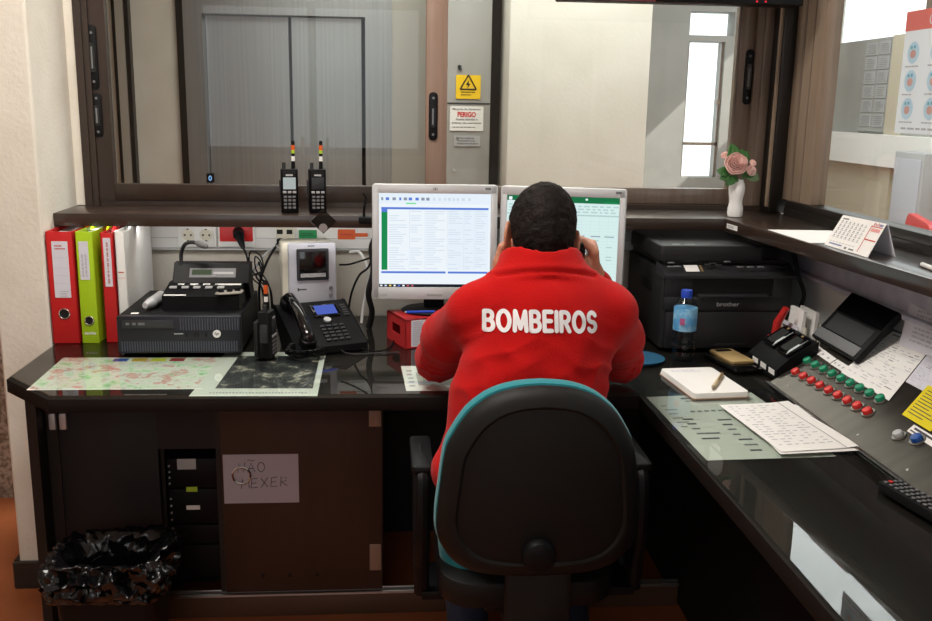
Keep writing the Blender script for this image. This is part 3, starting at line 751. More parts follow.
def deco_red2(c, w, q, h, t):
    b = B(c); b.box(-w*.60, w*.55, -q-.0012, -q, h*.515, h*.955); lines(b, (0, -q-.0014, h*.735), Z, (-1, 0, 0), -.06, .06, -.0035, .0035, 1, 1, fill=.7, r=random.Random(6)); b.obj('spine_label', [paper_lilac, mat('ink_pink', '#b98a8c', .8)], t)
def deco_white(c, w, q, h, t):
    b = B(c); b.rect((0, -q-.0006, h*.64), X, Z, -.009, .006, -.001, .002, 0); b.rect((0, -q-.0006, h*.59), X, Z, -.010, .010, -.0004, .0004, 0); b.obj('print', ink_red, t)
binder('ring_binder', 'wide red lever-arch binder with white spine label against the wall', 'binder', -.940, -.868, 2.665, .285, .316, red_cover, deco_red)
binder('ring_binder', 'lime green lever-arch binder between the two red ones', 'binder', -.858, -.812, 2.665, .285, .316, lime_cover, deco_lime, R(-1))
binder('ring_binder', 'narrow red binder with tall label between lime and white files', 'binder', -.797, -.762, 2.675, .275, .312, red_cover, deco_red2)
binder('box_file', 'white box file standing rightmost of the row of binders', 'file', -.753, -.727, 2.66, .29, .318, white_pl, deco_white)

# ------------------------------------------------------------------ desktop computer
t = thing('desktop_computer', 'black small desktop computer lying flat under the radio console', 'computer', (-.567, 2.69, G))
x0, x1, y0, y1, z0, z1 = -.7245, -.398, 2.524, 2.885, G+.006, .852
b = B(); b.box(x0+.002, x1-.002, y0+.02, y1, z0, z1, bev=.003); b.obj('case', black_pl, t)
b = B(); b.box(x0, x1, y0, y0+.024, z0, z1, bev=.004)
b.obj('front_bezel', mat('bezel_blue_black', '#191b22', .42), t)
bz = mat('vent_slat', '#4a4e5c', .35)
b = B()
n = 46
for i in range(n):
    x = x0+.012+i*(x1-x0-.024)/(n-1); b.box(x-.0014, x+.0014, y0-.0022, y0, z0+.006, z0+.034)
b.obj('vent_grille', bz, t); b = B()
for i in range(22):
    x = x0+.168+i*.0072; b.box(x-.0013, x+.0013, y0-.0022, y0, z0+.065, z1-.006)
b.obj('vent_grille', bz, t)
b = B(); b.box(x0+.015, x0+.150, y0-.003, y0, z1-.032, z1-.010, bev=.001)
b.obj('disc_drive', dark_grey, t)
b = B(); 
for xx in (.03, .047, .062, .07): b.rect((x0+xx, y0-.0032, z1-.02), X, Z, -.0045, .0045, -.0035, .0035)
b.obj('drive_print', mid_grey, t)
b = B(); b.rect((x0+.162, y0-.0006, z1-.048), X, Z, -.012, .012, -.0015, .0015); b.obj('print', light_grey, t)
b = B()
for xx in (.183, .205, .213, .235): b.box(x0+xx-.003, x0+xx+.003, y0-.002, y0, z1-.057, z1-.043)
b.obj('port', black_gap, t)
b = B(); b.cyl((x0+.263, y0-.0035, z1-.048), (x0+.263, y0, z1-.048), .0105, n=28); b.obj('badge', white_pl, t)
b = B(); b.text('hp', (x0+.263, y0-.0040, z1-.048), (1, 0, .0), (.25, 0, 1), .011, 0, bold=.01); b.obj('badge_print', bz, t)
b = B(); b.box(x0+.03, x0+.05, y0+.03, y0+.045, z1, z1+.0006); b.obj('sticker', paper_w, t)

# ------------------------------------------------------------------ radio console on the computer
zc = .8525
t = thing('radio_console', 'black dispatch radio console with gooseneck microphone on the computer', 'radio console', (-.51, 2.70, zc))
B.M0 = Matrix.Translation((0, 0, zc)) @ Matrix.Diagonal((1, 1, .80, 1)) @ Matrix.Translation((0, 0, -zc))
def wedge(b, x0, x1, P, m=0, bev=0.): b.prism2(P, x0, x1, 'x', m, bev)
b = B(); wedge(b, -.620, -.412, [(2.60, zc), (2.60, .900), (2.70, .925), (2.76, .925), (2.76, zc)], bev=.003); b.obj('base', black_pl, t)
b = B(); wedge(b, -.612, -.398, [(2.70, .925), (2.735, .988), (2.775, .988), (2.775, .86), (2.74, .86)], bev=.003); b.obj('display_housing', black_pl, t)
dn = Vector((0, .035, .063)).normalized()
o = Vector((-.505, 2.718, .956))
b = B(); b.rect(o, X, dn, -.062, .068, -.016, .018, 0, .001); b.obj('display_panel', mid_grey, t)
b = B(); b.rect(o, X, dn, -.055, .0, -.006, .012, 0, .002); b.obj('display', LCD_GREEN, t)
b = B(); b.rect(o, X, dn, .005, .062, -.004, .004, 0, .002); b.cyl(o+Vector((.008, -.006, -.009)), o+Vector((.008, 0, -.009)), .004, n=12); b.obj('display_buttons', light_grey, t)
kt = Vector((0, .10, .025)).normalized(); o = Vector((-.516, 2.65, .9130))
for u0, u1, v0, v1 in ((-.078, -.060, .030, .042), (-.045, -.022, .030, .042), (-.008, .012, .030, .042), (.025, .098, .030, .042), (-.100, -.040, -.048, -.040)):
    b = B(); b.rect(o, X, kt, u0, u1, v0, v1, 0, .0015); b.obj('label_strip', white_pl, t)
for u in (-.085, -.052, -.020, .013, .046):
    b = B(); b.box(-.010, .010, -.007, .007, 0, .007, bev=.002, T=basis(o+Vector((u, 0, 0))+kt*.008, X, kt)); b.obj('key', light_grey, t)
for u in (-.07, -.045, -.02, .005, .03):
    b = B(); b.box(-.007, .007, -.005, .005, 0, .006, bev=.0015, T=basis(o+Vector((u, 0, 0))+kt*.022, X, kt)); b.obj('key', dark_grey, t)
b = B(); b.prism2([(-.476, 2.595), (-.462, 2.586), (-.418, 2.600), (-.404, 2.612), (-.404, 2.640), (-.412, 2.652), (-.470, 2.636)], .9085, .9135, bev=.001); b.obj('knob_plate', mat('knob_plate', '#9a958b', .4), t)
for (x, y) in ((-.462, 2.612), (-.440, 2.622), (-.420, 2.632)):
    b = B(); b.cyl((x, y, .9135), (x, y, .924), .0085, .007, 16); b.obj('knob', black_pl, t)
B.M0 = Matrix.Identity(4)
b = B(); b.tube(spline([(-.592, 2.735, .935), (-.592, 2.735, .985), (-.578, 2.72, 1.016), (-.556, 2.705, 1.026), (-.538, 2.70, 1.024)], 8), .0055, 10); b.obj('gooseneck', dark_grey, t)
b = B(); b.tube([(-.543, 2.702, 1.025), (-.535, 2.699, 1.0235), (-.514, 2.692, 1.017), (-.508, 2.69, 1.014)], [.006, .0085, .0085, .004], 12); b.obj('microphone', mid_grey, t)
B.M0 = Matrix.Identity(4)
b = B(); b.tube([(-.655, 2.62, zc+.016), (-.652, 2.66, zc+.016), (-.65, 2.72, zc+.016)], .0155, 16); b.tube([(-.663, 2.585, zc+.016), (-.655, 2.62, zc+.016)], [.008, .0155], 16)
o = b.obj('metal_tube', silver); tag(o, 'short silver tube lying on the computer left of the console', 'tube')

# ------------------------------------------------------------------ handheld radios
def handheld(loc, rz, label, lcd, keys=True, side=False, strip=True, hgt=1.):
    t = thing('handheld_radio', label, 'radio', loc, rz, 'handheld radios')
    c = Matrix.Translation(loc) @ Matrix.Rotation(rz, 4, 'Z')
    b = B(c); b.rbox(-.025, .025, -.018, .016, 0, .128, .007, bev=.003); b.rbox(-.022, .022, -.021, -.017, .006, .120, .004, bev=.0015); b.obj('body', black_pl, t)
    b = B(c); b.rbox(-.024, .024, .016, .028, .004, .10, .004, bev=.002); b.obj('battery', black_soft, t)
    b = B(c); b.box(-.030, -.025, -.012, .008, .045, .095, bev=.002); b.obj('side_button', dark_grey, t)
    b = B(c); b.cyl((-.015, -.002, .128), (-.015, -.002, .146), .0055, n=14); b.obj('volume_knob', dark_grey, t)
    b = B(c); b.tube([(.012, .002, .126), (.012, .002, .150), (.0125, .002, .205), (.0125, .002, .2085)], [.0062, .0052, .0050, .004], 12); an = b.obj('antenna', black_pl, t)
    b = B(c); b.cyl((.0123, .002, .182), (.0124, .002, .196), .0057, n=12); b.obj('orange_band', orange_pl, an)
    b = B(c); b.cyl((.0122, .002, .172), (.0123, .002, .182), .0056, n=12); b.obj('green_band', ltgreen if strip else orange_pl, an)
    b = B(c); b.cyl((.0121, .002, .150), (.0122, .002, .164), .0056, n=12); b.obj('white_band', white_pl, an)
    b = B(c); b.box(-.018, .018, -.0225, -.021, .070, .104, bev=.001); dp = b.obj('display', lcd, t)
    b = B(c); b.box(-.010, .010, -.0222, -.021, .108, .113); b.obj('speaker_label', light_grey, t)
    for r_ in range(4):
        for q in range(3):
            b = B(c); xx = -.0125+q*.0125; zz = .013+r_*.0105
            b.box(xx-.0045, xx+.0045, -.0232, -.021, zz, zz+.0065, bev=.001); b.obj('key', mid_grey, t)
    b = B(c)
    for k, xx in enumerate((-.014, 0, .014)): b.box(xx-.005, xx+.005, -.0232, -.021, .058, .065, bev=.001)
    b.obj('menu_keys', light_grey, t)
    return t
handheld((-.289, 2.815, 1.1002), R(6), 'handheld radio with lit display, left of the two on the ledge', LCD_GREY)
handheld((-.209, 2.82, 1.1002), R(10), 'handheld radio with dark display, right of the two on the ledge', dark_grey)
handheld((-.328, 2.508, G), R(80), 'handheld radio standing on the aerial photo before the desk phone', dark_grey, strip=False)

# ------------------------------------------------------------------ video intercom
rz = R(12); loc = (-.236, 2.86, G)
t = thing('intercom_monitor', 'silver video intercom with small dark screen behind the desk phone', 'intercom', loc, rz)
c = Matrix.Translation(loc) @ Matrix.Rotation(rz, 4, 'Z')
b = B(c); b.rbox(-.085, .072, .0, .09, .03, .262, .012, axis='y', bev=.004); b.box(-.06, .05, -.03, .1, 0, .04, bev=.006); b.obj('body', cream_pl, t)
b = B(c); b.rbox(-.068, .075, -.022, .004, .05, .262, .006, axis='y', bev=.003); b.obj('front_panel', silver_lilac, t)
b = B(c); b.rbox(-.044, .052, -.028, -.020, .150, .246, .004, axis='y', bev=.002); b.obj('screen_bezel', dark_grey, t)
b = B(c); b.box(-.036, .044, -.0295, -.028, .158, .238, bev=.001); b.obj('screen', black_gloss, t)
b = B(c); b.box(-.034, .042, -.0300, -.0294, .160, .172); b.obj('screen_strip', light_grey, t)
for zz in (.124, .102, .080):
    b = B(c); b.tube([(.058, -.022, zz), (.058, -.027, zz)], [.0065, .0055], 16); b.obj('button', mid_grey, t)
b = B(c); b.rect((-.028, -.0224, .122), X, Z, -.012, .012, -.002, .002); b.rect((-.0405, -.0224, .122), X, Z, -.002, .002, -.005, .005); b.obj('brand_mark', ink, t)
b = B(c); b.rect((.0, -.0224, .254), X, Z, -.01, .01, -.0015, .0015); b.obj('top_mark', ink, t)

# ------------------------------------------------------------------ desk telephone
rz = R(24); loc = (-.193, 2.640, G)
t = thing('desk_phone', 'black desk telephone with blue display and coiled cord', 'telephone', loc, rz)
c = Matrix.Translation(loc) @ Matrix.Rotation(rz, 4, 'Z')
b = B(c); wedge(b, -.105, .105, [(-.095, .0), (-.095, .018), (.08, .105), (.098, .105), (.098, .085), (.03, .0)], bev=.004); b.obj('base', black_pl, t)
pu = Vector((0, .175, .087)).normalized(); po = Vector((0, -.0075, .0625))
T = c @ basis(po, X, pu)
b = B(T); b.rbox(-.010, .070, .028, .084, -.001, .004, .006, bev=.0015); b.obj('display_frame', black_gloss, t)
b = B(T); b.rbox(.0, .062, .036, .077, .004, .0046, .002); b.obj('display', LCD_BLUE, t)
b = B(T); b.cyl((.022, .012, 0), (.022, .012, .005), .0105, n=24); b.obj('navigation_key', silver, t)
for r_ in range(5):
    for q in range(4):
        b = B(T); xx = -.002+q*.019; yy = -.074+r_*.015
        b.box(xx-.007, xx+.007, yy-.0045, yy+.0045, 0, .004, bev=.0015); b.obj('key', dark_grey, t)
for r_ in range(5):
    b = B(T); yy = .03+r_*.011; b.box(.080, .096, yy-.0035, yy+.0035, 0, .003, bev=.001); b.obj('line_key', dark_grey, t)
b = B(T); b.tube(spline([(-.068, -.092, .010), (-.070, -.075, .030), (-.071, -.02, .042), (-.071, .035, .042), (-.070, .085, .030), (-.069, .10, .012)], 6), [.016]*4+[.019]*3+[.0165]*18+[.019]*3+[.017]*3, 16)
hs = b.obj('handset', black_gloss, t)
b = B(T); b.rbox(-.092, -.046, .068, .112, -.002, .026, .014, bev=.005); b.obj('ear_cup', black_pl, hs)
b = B(T); b.rbox(-.090, -.046, -.105, -.06, -.002, .024, .014, bev=.005); b.obj('mouth_cup', black_pl, hs)
b = B(); P = []
base = spline([(-.262, 2.528, .768), (-.268, 2.502, .7575), (-.225, 2.478, .760), (-.188, 2.495, .761), (-.186, 2.535, .760)], 26)
for i, p in enumerate(base):
    a = i*1.15; P.append(p+Vector((math.cos(a)*.0095, math.cos(a+1)*.004, math.sin(a)*.0085)))
b.tube(P, .0026, 6); b.obj('coiled_cord', black_pl, t)

# ------------------------------------------------------------------ wall trunking, sockets, labels
t = thing('cable_trunking', 'white cable trunking on the wall below the back ledge', 'trunking', (0, 3.03, .96))
b = B(); b.box(-.944, 1.19, 3.004, 3.05, .958, 1.060, bev=.002); b.obj('channel', white_pl, t)
b = B(); b.box(-.944, 1.19, 3.002, 3.004, .962, .966); b.box(-.944, 1.19, 3.002, 3.004, .996, .9975); b.obj('lid_seam', light_grey, t)
b = B(); b.box(-.80, -.79, 3.04, 3.049, .745, .958); o = b.obj('cable_duct', white_pl); tag(o, 'thin white vertical duct on the wall beside the white file', 'duct')
t = thing('double_socket', 'white double power socket under the back ledge above the console', 'socket', (-.595, 3.0, 1.0))
b = B(); b.rbox(-.655, -.537, 2.992, 3.002, .970, 1.050, .004, axis='y', bev=.002); b.obj('plate', white_pl, t)
for x in (-.624, -.568):
    b = B(); b.tube([(x+.021*math.cos(a), 2.992, 1.007+.021*math.sin(a)) for a in [2*math.pi*i/28 for i in range(28)]], .0025, 8, closed=True); s_ = b.obj('socket_ring', white_pl, t)
    b = B(); b.cyl((x, 2.9915, 1.007), (x, 2.9925, 1.007), .0205, n=28); b.obj('socket_well', cream_pl, s_)
    b = B(); b.cyl((x-.0095, 2.990, 1.007), (x-.0095, 2.9920, 1.007), .0033, n=10); b.cyl((x+.0095, 2.990, 1.007), (x+.0095, 2.9920, 1.007), .0033, n=10); b.box(x-.003, x+.003, 2.990, 2.992, 1.023, 1.028); b.box(x-.003, x+.003, 2.990, 2.992, .986, .991); b.obj('pin_holes', dark_grey, s_)
t = thing('red_socket', 'red power socket in white plate with black plug', 'socket', (-.475, 3.0, 1.0))
b = B(); b.rbox(-.532, -.418, 2.992, 3.002, .970, 1.050, .004, axis='y', bev=.002); b.obj('plate', white_pl, t)
b = B(); b.rbox(-.526, -.424, 2.988, 2.993, .988, 1.045, .003, axis='y', bev=.001); b.obj('red_insert', red_cover, t)
t = thing('power_plug', 'black power plug and lead in the red socket', 'plug', (-.455, 2.97, .98))
b = B(); b.tube([(-.468, 2.990, 1.017), (-.462, 2.955, 1.012)], [.018, .017], 16); b.tube([(-.462, 2.965, 1.012), (-.450, 2.935, .985), (-.445, 2.93, .975)], [.016, .0085, .006], 12); b.obj('plug_body', black_pl, t)
b = B(); b.tube(spline([(-.446, 2.93, .977), (-.435, 2.92, .955), (-.425, 2.91, .90), (-.415, 2.90, .84), (-.41, 2.91, .746)], 8), .0032, 8); b.obj('lead', black_pl, t)
t = thing('data_outlet', 'white data outlet with plugged leads above the intercom', 'outlet', (-.325, 3.0, .99))
b = B(); b.rbox(-.352, -.296, 2.990, 3.002, .972, 1.050, .003, axis='y', bev=.002); b.obj('plate', cream_pl, t)
b = B()
for x in (-.340, -.310):
    for z in (.990, 1.018): b.box(x-.009, x+.009, 2.9875, 2.990, z-.006, z+.008)
b.obj('port', black_gap, t)
for k, (pts, m, r_) in enumerate((([(-.340, 2.985, .992), (-.345, 2.94, .985), (-.375, 2.90, .93), (-.395, 2.89, .86), (-.40, 2.92, .746)], black_pl, .0038), ([(-.310, 2.985, .992), (-.315, 2.945, .99), (-.36, 2.93, .975), (-.40, 2.90, .93), (-.43, 2.9, .87), (-.42, 2.93, .746)], light_grey, .003))):
    b = B(); b.tube(spline(pts, 8), r_, 8); b.box(pts[0][0]-.007, pts[0][0]+.007, 2.955, 2.989, .984, 1.0, bev=.002); tag(b.obj('network_cable', m), ('black' if k == 0 else 'grey')+' lead hanging from the data outlet', 'cable')
t = thing('label_tag', 'green label on the trunking above the intercom', 'label', (-.25, 3.0, 1.0))
b = B(); b.rbox(-.282, -.226, 2.999, 3.002, .997, 1.024, .002, axis='y'); b.obj('plate', green_pl, t)
b = B(); lines(b, (-.254, 2.9985, 1.0105), X, Z, -.022, .022, -.006, .006, 2, 0); b.obj('print', mat('dark_green', '#0a4a28', .6), t)
t = thing('label_tag', 'orange key tag on the trunking beside the left monitor', 'label', (-.11, 3.0, 1.0))
b = B(); b.rbox(-.160, -.105, 2.998, 3.002, .995, 1.027, .004, axis='y'); b.obj('tag', orange_pl, t)
b = B(); b.box(-.105, -.066, 2.998, 3.002, 1.004, 1.015); b.obj('strap', orange_pl, t)
b = B(); lines(b, (-.132, 2.9975, 1.011), X, Z, -.02, .02, -.005, .005, 1, 0); b.obj('print', ink_red, t)

# ------------------------------------------------------------------ loose cables
def cable(label, pts, m=black_pl, r_=.003, name='cable', group=None):
    b = B(); b.tube(spline(pts, 8), r_, 8); return tag(b.obj(name, m), label, 'cable', group)
for k in range(3):
    a = .012*k
    cable('%s loop of tangled black lead behind the handheld radio' % ('outermost', 'middle', 'innermost')[k],
          [(-.378+a, 2.86, .746), (-.385+a, 2.87, .86), (-.42+a*1.5, 2.88, .93-a), (-.415+a, 2.875, .975-a*1.5), (-.385-a*.3, 2.87, .96-a), (-.38, 2.86, .92), (-.41+a, 2.85, .90), (-.385+a, 2.895, .85), (-.38+a, 2.90, .746)], black_pl, .0022, 'tangled_lead')
cable('white cable arching down to the right of the intercom', [(-.12, 2.96, .96), (-.09, 2.93, .965), (-.068, 2.90, .93), (-.062, 2.90, .88), (-.075, 2.9, .82), (-.085, 2.90, .746)], white_pl, .0045)
cable('thin black lead crossing from intercom to the left monitor', [(-.15, 2.90, .93), (-.12, 2.88, .935), (-.08, 2.86, .95), (-.03, 2.82, .97), (.02, 2.80, .96)], black_pl, .003)
cable('black lead sagging behind the desk phone towards the monitor', [(-.13, 2.93, .745), (-.115, 2.88, .84), (-.09, 2.88, .90), (-.06, 2.87, .93), (-.04, 2.86, .99), (-.02, 2.84, 1.02)], black_pl, .0035)
cable('thick black cable bundle hanging left of the left monitor', [(-.035, 2.79, 1.04), (-.05, 2.78, 1.0), (-.045, 2.79, .93), (-.06, 2.80, .86), (-.05, 2.82, .80), (-.06, 2.84, .746)], black_soft, .009)
cable('thin lead lying on the glass beside the desk phone', [(-.05, 2.70, .7465), (-.08, 2.60, .7465), (-.04, 2.55, .7465), (.0, 2.58, .7465), (.02, 2.7, .7465)], black_pl, .0025)
cable('flat grey lead lying on the glass before the red crate', [(-.10, 2.62, .7465), (-.13, 2.57, .7465), (-.10, 2.52, .7465), (-.02, 2.53, .7465), (.03, 2.54, .7465)], dark_grey, .002)
b = B(); b.tube(spline([(-.070, 2.71, 1.10), (-.068, 2.70, 1.13), (-.063, 2.70, 1.155), (-.072, 2.70, 1.17)], 6), .0035, 8); b.box(-.085, -.045, 2.70, 2.744, 1.082, 1.102, bev=.004)
tag(b.obj('ledge_clip', black_pl), 'black wire clip on the ledge edge beside the left monitor', 'clip')

# diamond badge on the ledge edge
t = thing('diamond_badge', 'grey see-through diamond badge on the ledge edge below the radios', 'badge', (-.19, 2.742, 1.075))
cx, cz, h_ = -.187, 1.083, .036
b = B(); b.prism2([(cx-h_*1.05, cz), (cx, cz-h_), (cx+h_*1.05, cz), (cx, cz+h_)], 2.743, 2.7475, 'y'); b.obj('plate', badge_glass, t)
b = B()
P = [(cx-h_*1.05, 2.742, cz), (cx, 2.742, cz-h_), (cx+h_*1.05, 2.742, cz), (cx, 2.742, cz+h_)]
b.tube(P, .0012, 6, closed=True); b.obj('rim', mid_grey, t)
b = B(); b.cyl((cx-.001, 2.741, cz-.018), (cx-.001, 2.743, cz-.018), .012, n=24); b.obj('medallion', mat('badge_grey', '#857d7c', .4), t)

# ------------------------------------------------------------------ red crate under the left monitor
rz = R(21); loc = (.095, 2.685, G)
t = thing('red_crate', 'red plastic crate carrying the left monitor stand', 'crate', loc, rz)
c = Matrix.Translation(loc) @ Matrix.Rotation(rz, 4, 'Z')
b = B(c)
x0, x1, y0, y1, h = -.08, .125, -.075, .07, .082
b.box(x0, x1, y0, y0+.004, 0, h); b.box(x0, x1, y1-.004, y1, 0, h); b.box(x1-.004, x1, y0, y1, 0, h); b.box(x0, x1, y0, y1, h-.006, h)
b.box(x0, x0+.004, y0, y1, 0, .030); b.box(x0, x0+.004, y0, y1, .058, h); b.box(x0, x0+.004, y0, -.035, .03, .058); b.box(x0, x0+.004, .03, y1, .03, .058)
b.obj('box', crate_red, t)
b = B(c); b.box(x0+.018, x0+.062, y0-.0012, y0, .004, .080); lines(b, (x0+.04, y0-.0014, .042), X, Z, -.018, .018, -.034, .036, 13, 1, r=random.Random(7)); b.obj('paper_label', [paper_lilac, ink_soft], t)

# ------------------------------------------------------------------ monitors
def monitor(label, cx, cy, rz, zb_, base_z, screen, brand_right):
    loc = (cx, cy, base_z); t = thing('monitor', label, 'monitor', loc, rz, 'desk monitors')
    T = Matrix.Translation((cx, cy, 0)) @ Matrix.Rotation(rz, 4, 'Z')
    S_ = T @ Matrix.Translation((0, 0, zb_)) @ Matrix.Rotation(R(-3), 4, 'X')
    W, H_, bl, bt, bb_ = .179, .330, .020, .026, .036
    b = B(S_)
    b.rbox(-W, W, 0.002, .020, 0, H_, .010, axis='y', bev=.003)
    b.obj('back_shell', silver, t)
    b = B(S_)
    b.box(-W+.002, -W+bl, -.004, .004, .004, H_-.004, bev=.0015); b.box(W-bl, W-.002, -.004, .004, .004, H_-.004, bev=.0015)
    b.box(-W+.004, W-.004, -.004, .004, H_-bt, H_-.001, bev=.0015); b.box(-W+.004, W-.004, -.004, .004, .001, bb_, bev=.0015)
    b.obj('bezel', silver, t)
    b = B(S_); b.box(-W+.045, W-.045, .020, .052, .05, H_-.06, bev=.012); b.obj('rear_housing', dark_grey, t)
    b = B(S_); b.box(-.022, .022, -.0055, -.003, .012, .020, bev=.001); b.rect((-.150, -.0045, .014), X, Z, -.014, .014, -.002, .002); b.obj('button_strip', light_grey, t)
    b = B(S_); b.text('( )', (0, -.0045, H_-.013), X, Z, .010, 0, w=.014); b.rect((0, -.0045, H_-.013), (X), Z, -.0022, .0022, -.0035, .0035); b.rect((brand_right, -.0045, H_-.011), X, Z, -.008, .008, -.0035, .0035); b.obj('bezel_print', mid_grey, t)
    screen(S_, -W+bl, W-bl, bb_, H_-bt, t)
    b = B(T); b.box(-.03, .03, .035, .058, base_z+.012, zb_+.12, bev=.006); b.obj('neck', black_pl, t)
    b = B(T); b.lathe((0, .035, base_z), [(.06, 0), (.075, .002), (.077, .006), (.070, .012), (.02, .016), (.001, .016)], 40, sx=1.25, sy=.95); b.obj('foot', black_pl, t)
    return t
def scr1(S_, x0, x1, z0, z1, t):
    b = B(S_); y = .0008; w = x1-x0; h = z1-z0
    def r(u0, u1, v0, v1, m, k=1): b.rect((x0, y-.0003*k, z0), X, Z, u0*w, u1*w, v0*h, v1*h, m)
    r(0, 1, 0, 1, 0, 0)
    r(0, 1, .89, 1, 1); 
    rr = random.Random(3); x = .02
    while x < .82:
        q = rr.choice((.018, .022, .03)); r(x, x+q, .925, .955, rr.choice((7, 7, 6, 3)) if x < .45 else 6, 2); x += q+rr.choice((.014, .022, .03))
    r(.24, .33, .885, .90, 8, 2)
    r(.02, .98, .830, .852, 3)
    r(.022, .075, .185, .830, 4); r(.022, .075, .80, .845, 3, 2)
    for i in range(26):
        v = .815-i*.0245
        for (a, e_) in ((.09, .26), (.28, .40), (.42, .60), (.62, .75), (.77, .85), (.87, .97)):
            if rr.random() < .72: r(a, a+(e_-a)*rr.uniform(.35, 1), v-.008, v, 2)
    for xx in (.27, .41, .61, .76, .86): r(xx, xx+.003, .19, .83, 2)
    r(.62, .98, .19, .83, 1, .5)
    r(.02, .60, .148, .170, 3); r(.62, .98, .148, .170, 3)
    r(0, 1, 0, .032, 5)
    for i, m in enumerate((0, 2, 9, 0, 3, 0, 10, 10)): r(.01+i*.04, .03+i*.04, .008, .024, m, 2)
    b.obj('screen', [S_WHITE, S_PALE, S_LINE, S_BLUE, S_GREEN, S_DARK, S_LINE, S_GREY, S_LGREEN, emit('screen_yellow', '#e8d068'), emit('screen_red', '#c8606a')], t)
def scr2(S_, x0, x1, z0, z1, t):
    b = B(S_); y = .0008; w = x1-x0; h = z1-z0
    def r(u0, u1, v0, v1, m, k=1): b.rect((x0, y-.0003*k, z0), X, Z, u0*w, u1*w, v0*h, v1*h, m)
    r(0, 1, 0, 1, 0, 0); r(0, 1, .935, 1, 1); r(.015, .045, .95, .985, 2, 2); r(.70, .72, .965, .985, 2, 2); r(.86, .98, .94, .955, 3, 2); r(.0, .09, .935, .945, 2, 2)
    rr = random.Random(6)
    for row, v in enumerate((.895, .865, .835)):
        x = .02
        while x < .97: q = rr.uniform(.02, .06); r(x, x+q, v, v+.014, 4); x += q+.02
    r(0, 1, .80, .815, 4, .5)
    for i in range(12): r(.05+i*.078, .052+i*.078, .03, .80, 5, .5)
    for i in range(22): r(0, 1, .03+i*.034, .032+i*.034, 5, .5)
    for a in (.1, .22, .36, .48, .62, .76, .88): r(a, a+.085, .585, .595, 6)
    for i in range(7):
        for a in (.12, .24, .38, .5, .64, .78, .9):
            if rr.random() < .5: r(a, a+.05, .54-i*.034, .552-i*.034, 4)
    b.obj('screen', [S_MINT, S_DKGREEN, S_WHITE, S_GREEN, emit('screen_soft', '#b3cfcf'), emit('screen_grid', '#c4dedd'), S_GREY], t)
monitor('silver-framed monitor on the red crate, left of the two', .132, 2.672, R(-1), .868, .8255, scr1, .150)
monitor('silver-framed monitor with green spreadsheet behind the seated person', .490, 2.640, R(-14), .866, G, scr2, .155)
p = thing('blue_pen', 'blue pen lying on the monitor foot above the red crate', 'pen', (.075, 2.62, .835))
b = B(); b.tube([(.05, 2.600, .8462), (.13, 2.608, .8462)], .004, 10); b.obj('barrel', blue_pl, p)
b = B(); b.tube([(.045, 2.5995, .8462), (.05, 2.600, .8462)], [.001, .004], 10); b.obj('tip', silver, p)
# ------------------------------------------------------------------ printer
t = thing('printer', 'black multifunction printer in the corner under the ledge', 'printer', (.935, 2.77, G))
x0, x1, y0, y1 = .772, 1.150, 2.558, 2.965
B.M0 = Matrix.Translation((0, 0, G)) @ Matrix.Diagonal((1, 1, .945, 1)) @ Matrix.Translation((0, 0, -G))
pb = mat('printer_black', '#1d1d1f', .5, bump=(350, .1)); pb2 = mat('printer_grey', '#29292c', .5)
b = B()
b.rbox(x0, x1, y0+.012, y1, G+.004, .984, .012, bev=.004); b.obj('body', pb, t)
b = B(); b.box(x0+.012, x1-.012, y0, y0+.03, G+.006, .862, bev=.004); tr = b.obj('paper_tray', pb, t)
b = B(); b.box(x0+.16, x0+.25, y0-.002, y0+.002, G+.012, G+.022, bev=.001); b.obj('tray_grip', black_gap, tr)
b = B(); b.box(x0+.004, x1-.004, y0+.002, y0+.03, .866, .908, bev=.003); b.box(x0+.004, x0+.085, y0+.002, y0+.03, .906, .966, bev=.003); b.box(x1-.06, x1-.004, y0+.002, y0+.03, .906, .966, bev=.003); b.obj('front_cover', pb, t)
b = B(); b.box(x0+.085, x1-.06, y0+.0105, y0+.0118, .908, .966); b.obj('output_slot', black_gap, t)
b = B(); b.box(x0+.10, x1-.075, y0-.008, y0+.02, .908, .916, bev=.002); b.box(x0+.17, x0+.25, y0-.0085, y0-.007, .909, .914); b.obj('output_flap', pb2, t)
b = B(); b.text('brother', (x0+.190, y0+.0012, .886), X, Z, .013, 0, bold=.012, w=.066); b.obj('logo', light_grey, t)
b = B(); wedge(b, x0-.002, x1+.002, [(y0-.006, .966), (y0-.006, .974), (y0+.05, 1.000), (y0+.08, 1.000), (y0+.08, .966)], bev=.003); cp = b.obj('control_panel', pb2, t)
cu = Vector((0, .056, .026)).normalized(); o = Vector((x0+.19, y0+.022, .9876))
b = B(); b.rect(o, X, cu, -.125, -.085, -.012, .022, 0, .001); b.obj('quick_card', paper_w, t)
b = B(); b.rect(o, X, cu, -.080, -.074, -.012, .022, 0, .001); b.obj('card_strip', gold, t)
for u, v, m in ((-.165, .008, 1), (-.15, -.010, 1), (-.17, -.012, 1), (-.06, .0, 0), (-.045, .006, 0), (-.03, -.003, 0), (0, .015, 1), (.03, -.012, 1), (.06, -.012, 1), (.09, -.012, 1), (.115, -.01, 0), (.14, -.01, 0), (.16, -.01, 0), (.175, -.01, 0)):
    b = B(basis(o, X, cu)); b.box(u-.010, u+.010, v-.003, v+.003, 0, .0025, bev=.001); b.obj('button', mid_grey if m else dark_grey, t)
b = B(); b.box(x0+.008, x1-.008, y0+.055, y1-.02, .990, 1.012, bev=.004); b.rbox(x0-.005, x0+.30, y0+.035, y1-.03, 1.008, 1.058, .014, bev=.006); b.box(x0+.10, x1-.02, y0+.075, y1-.06, 1.0, 1.050, bev=.01); b.obj('scanner_lid', pb, t)
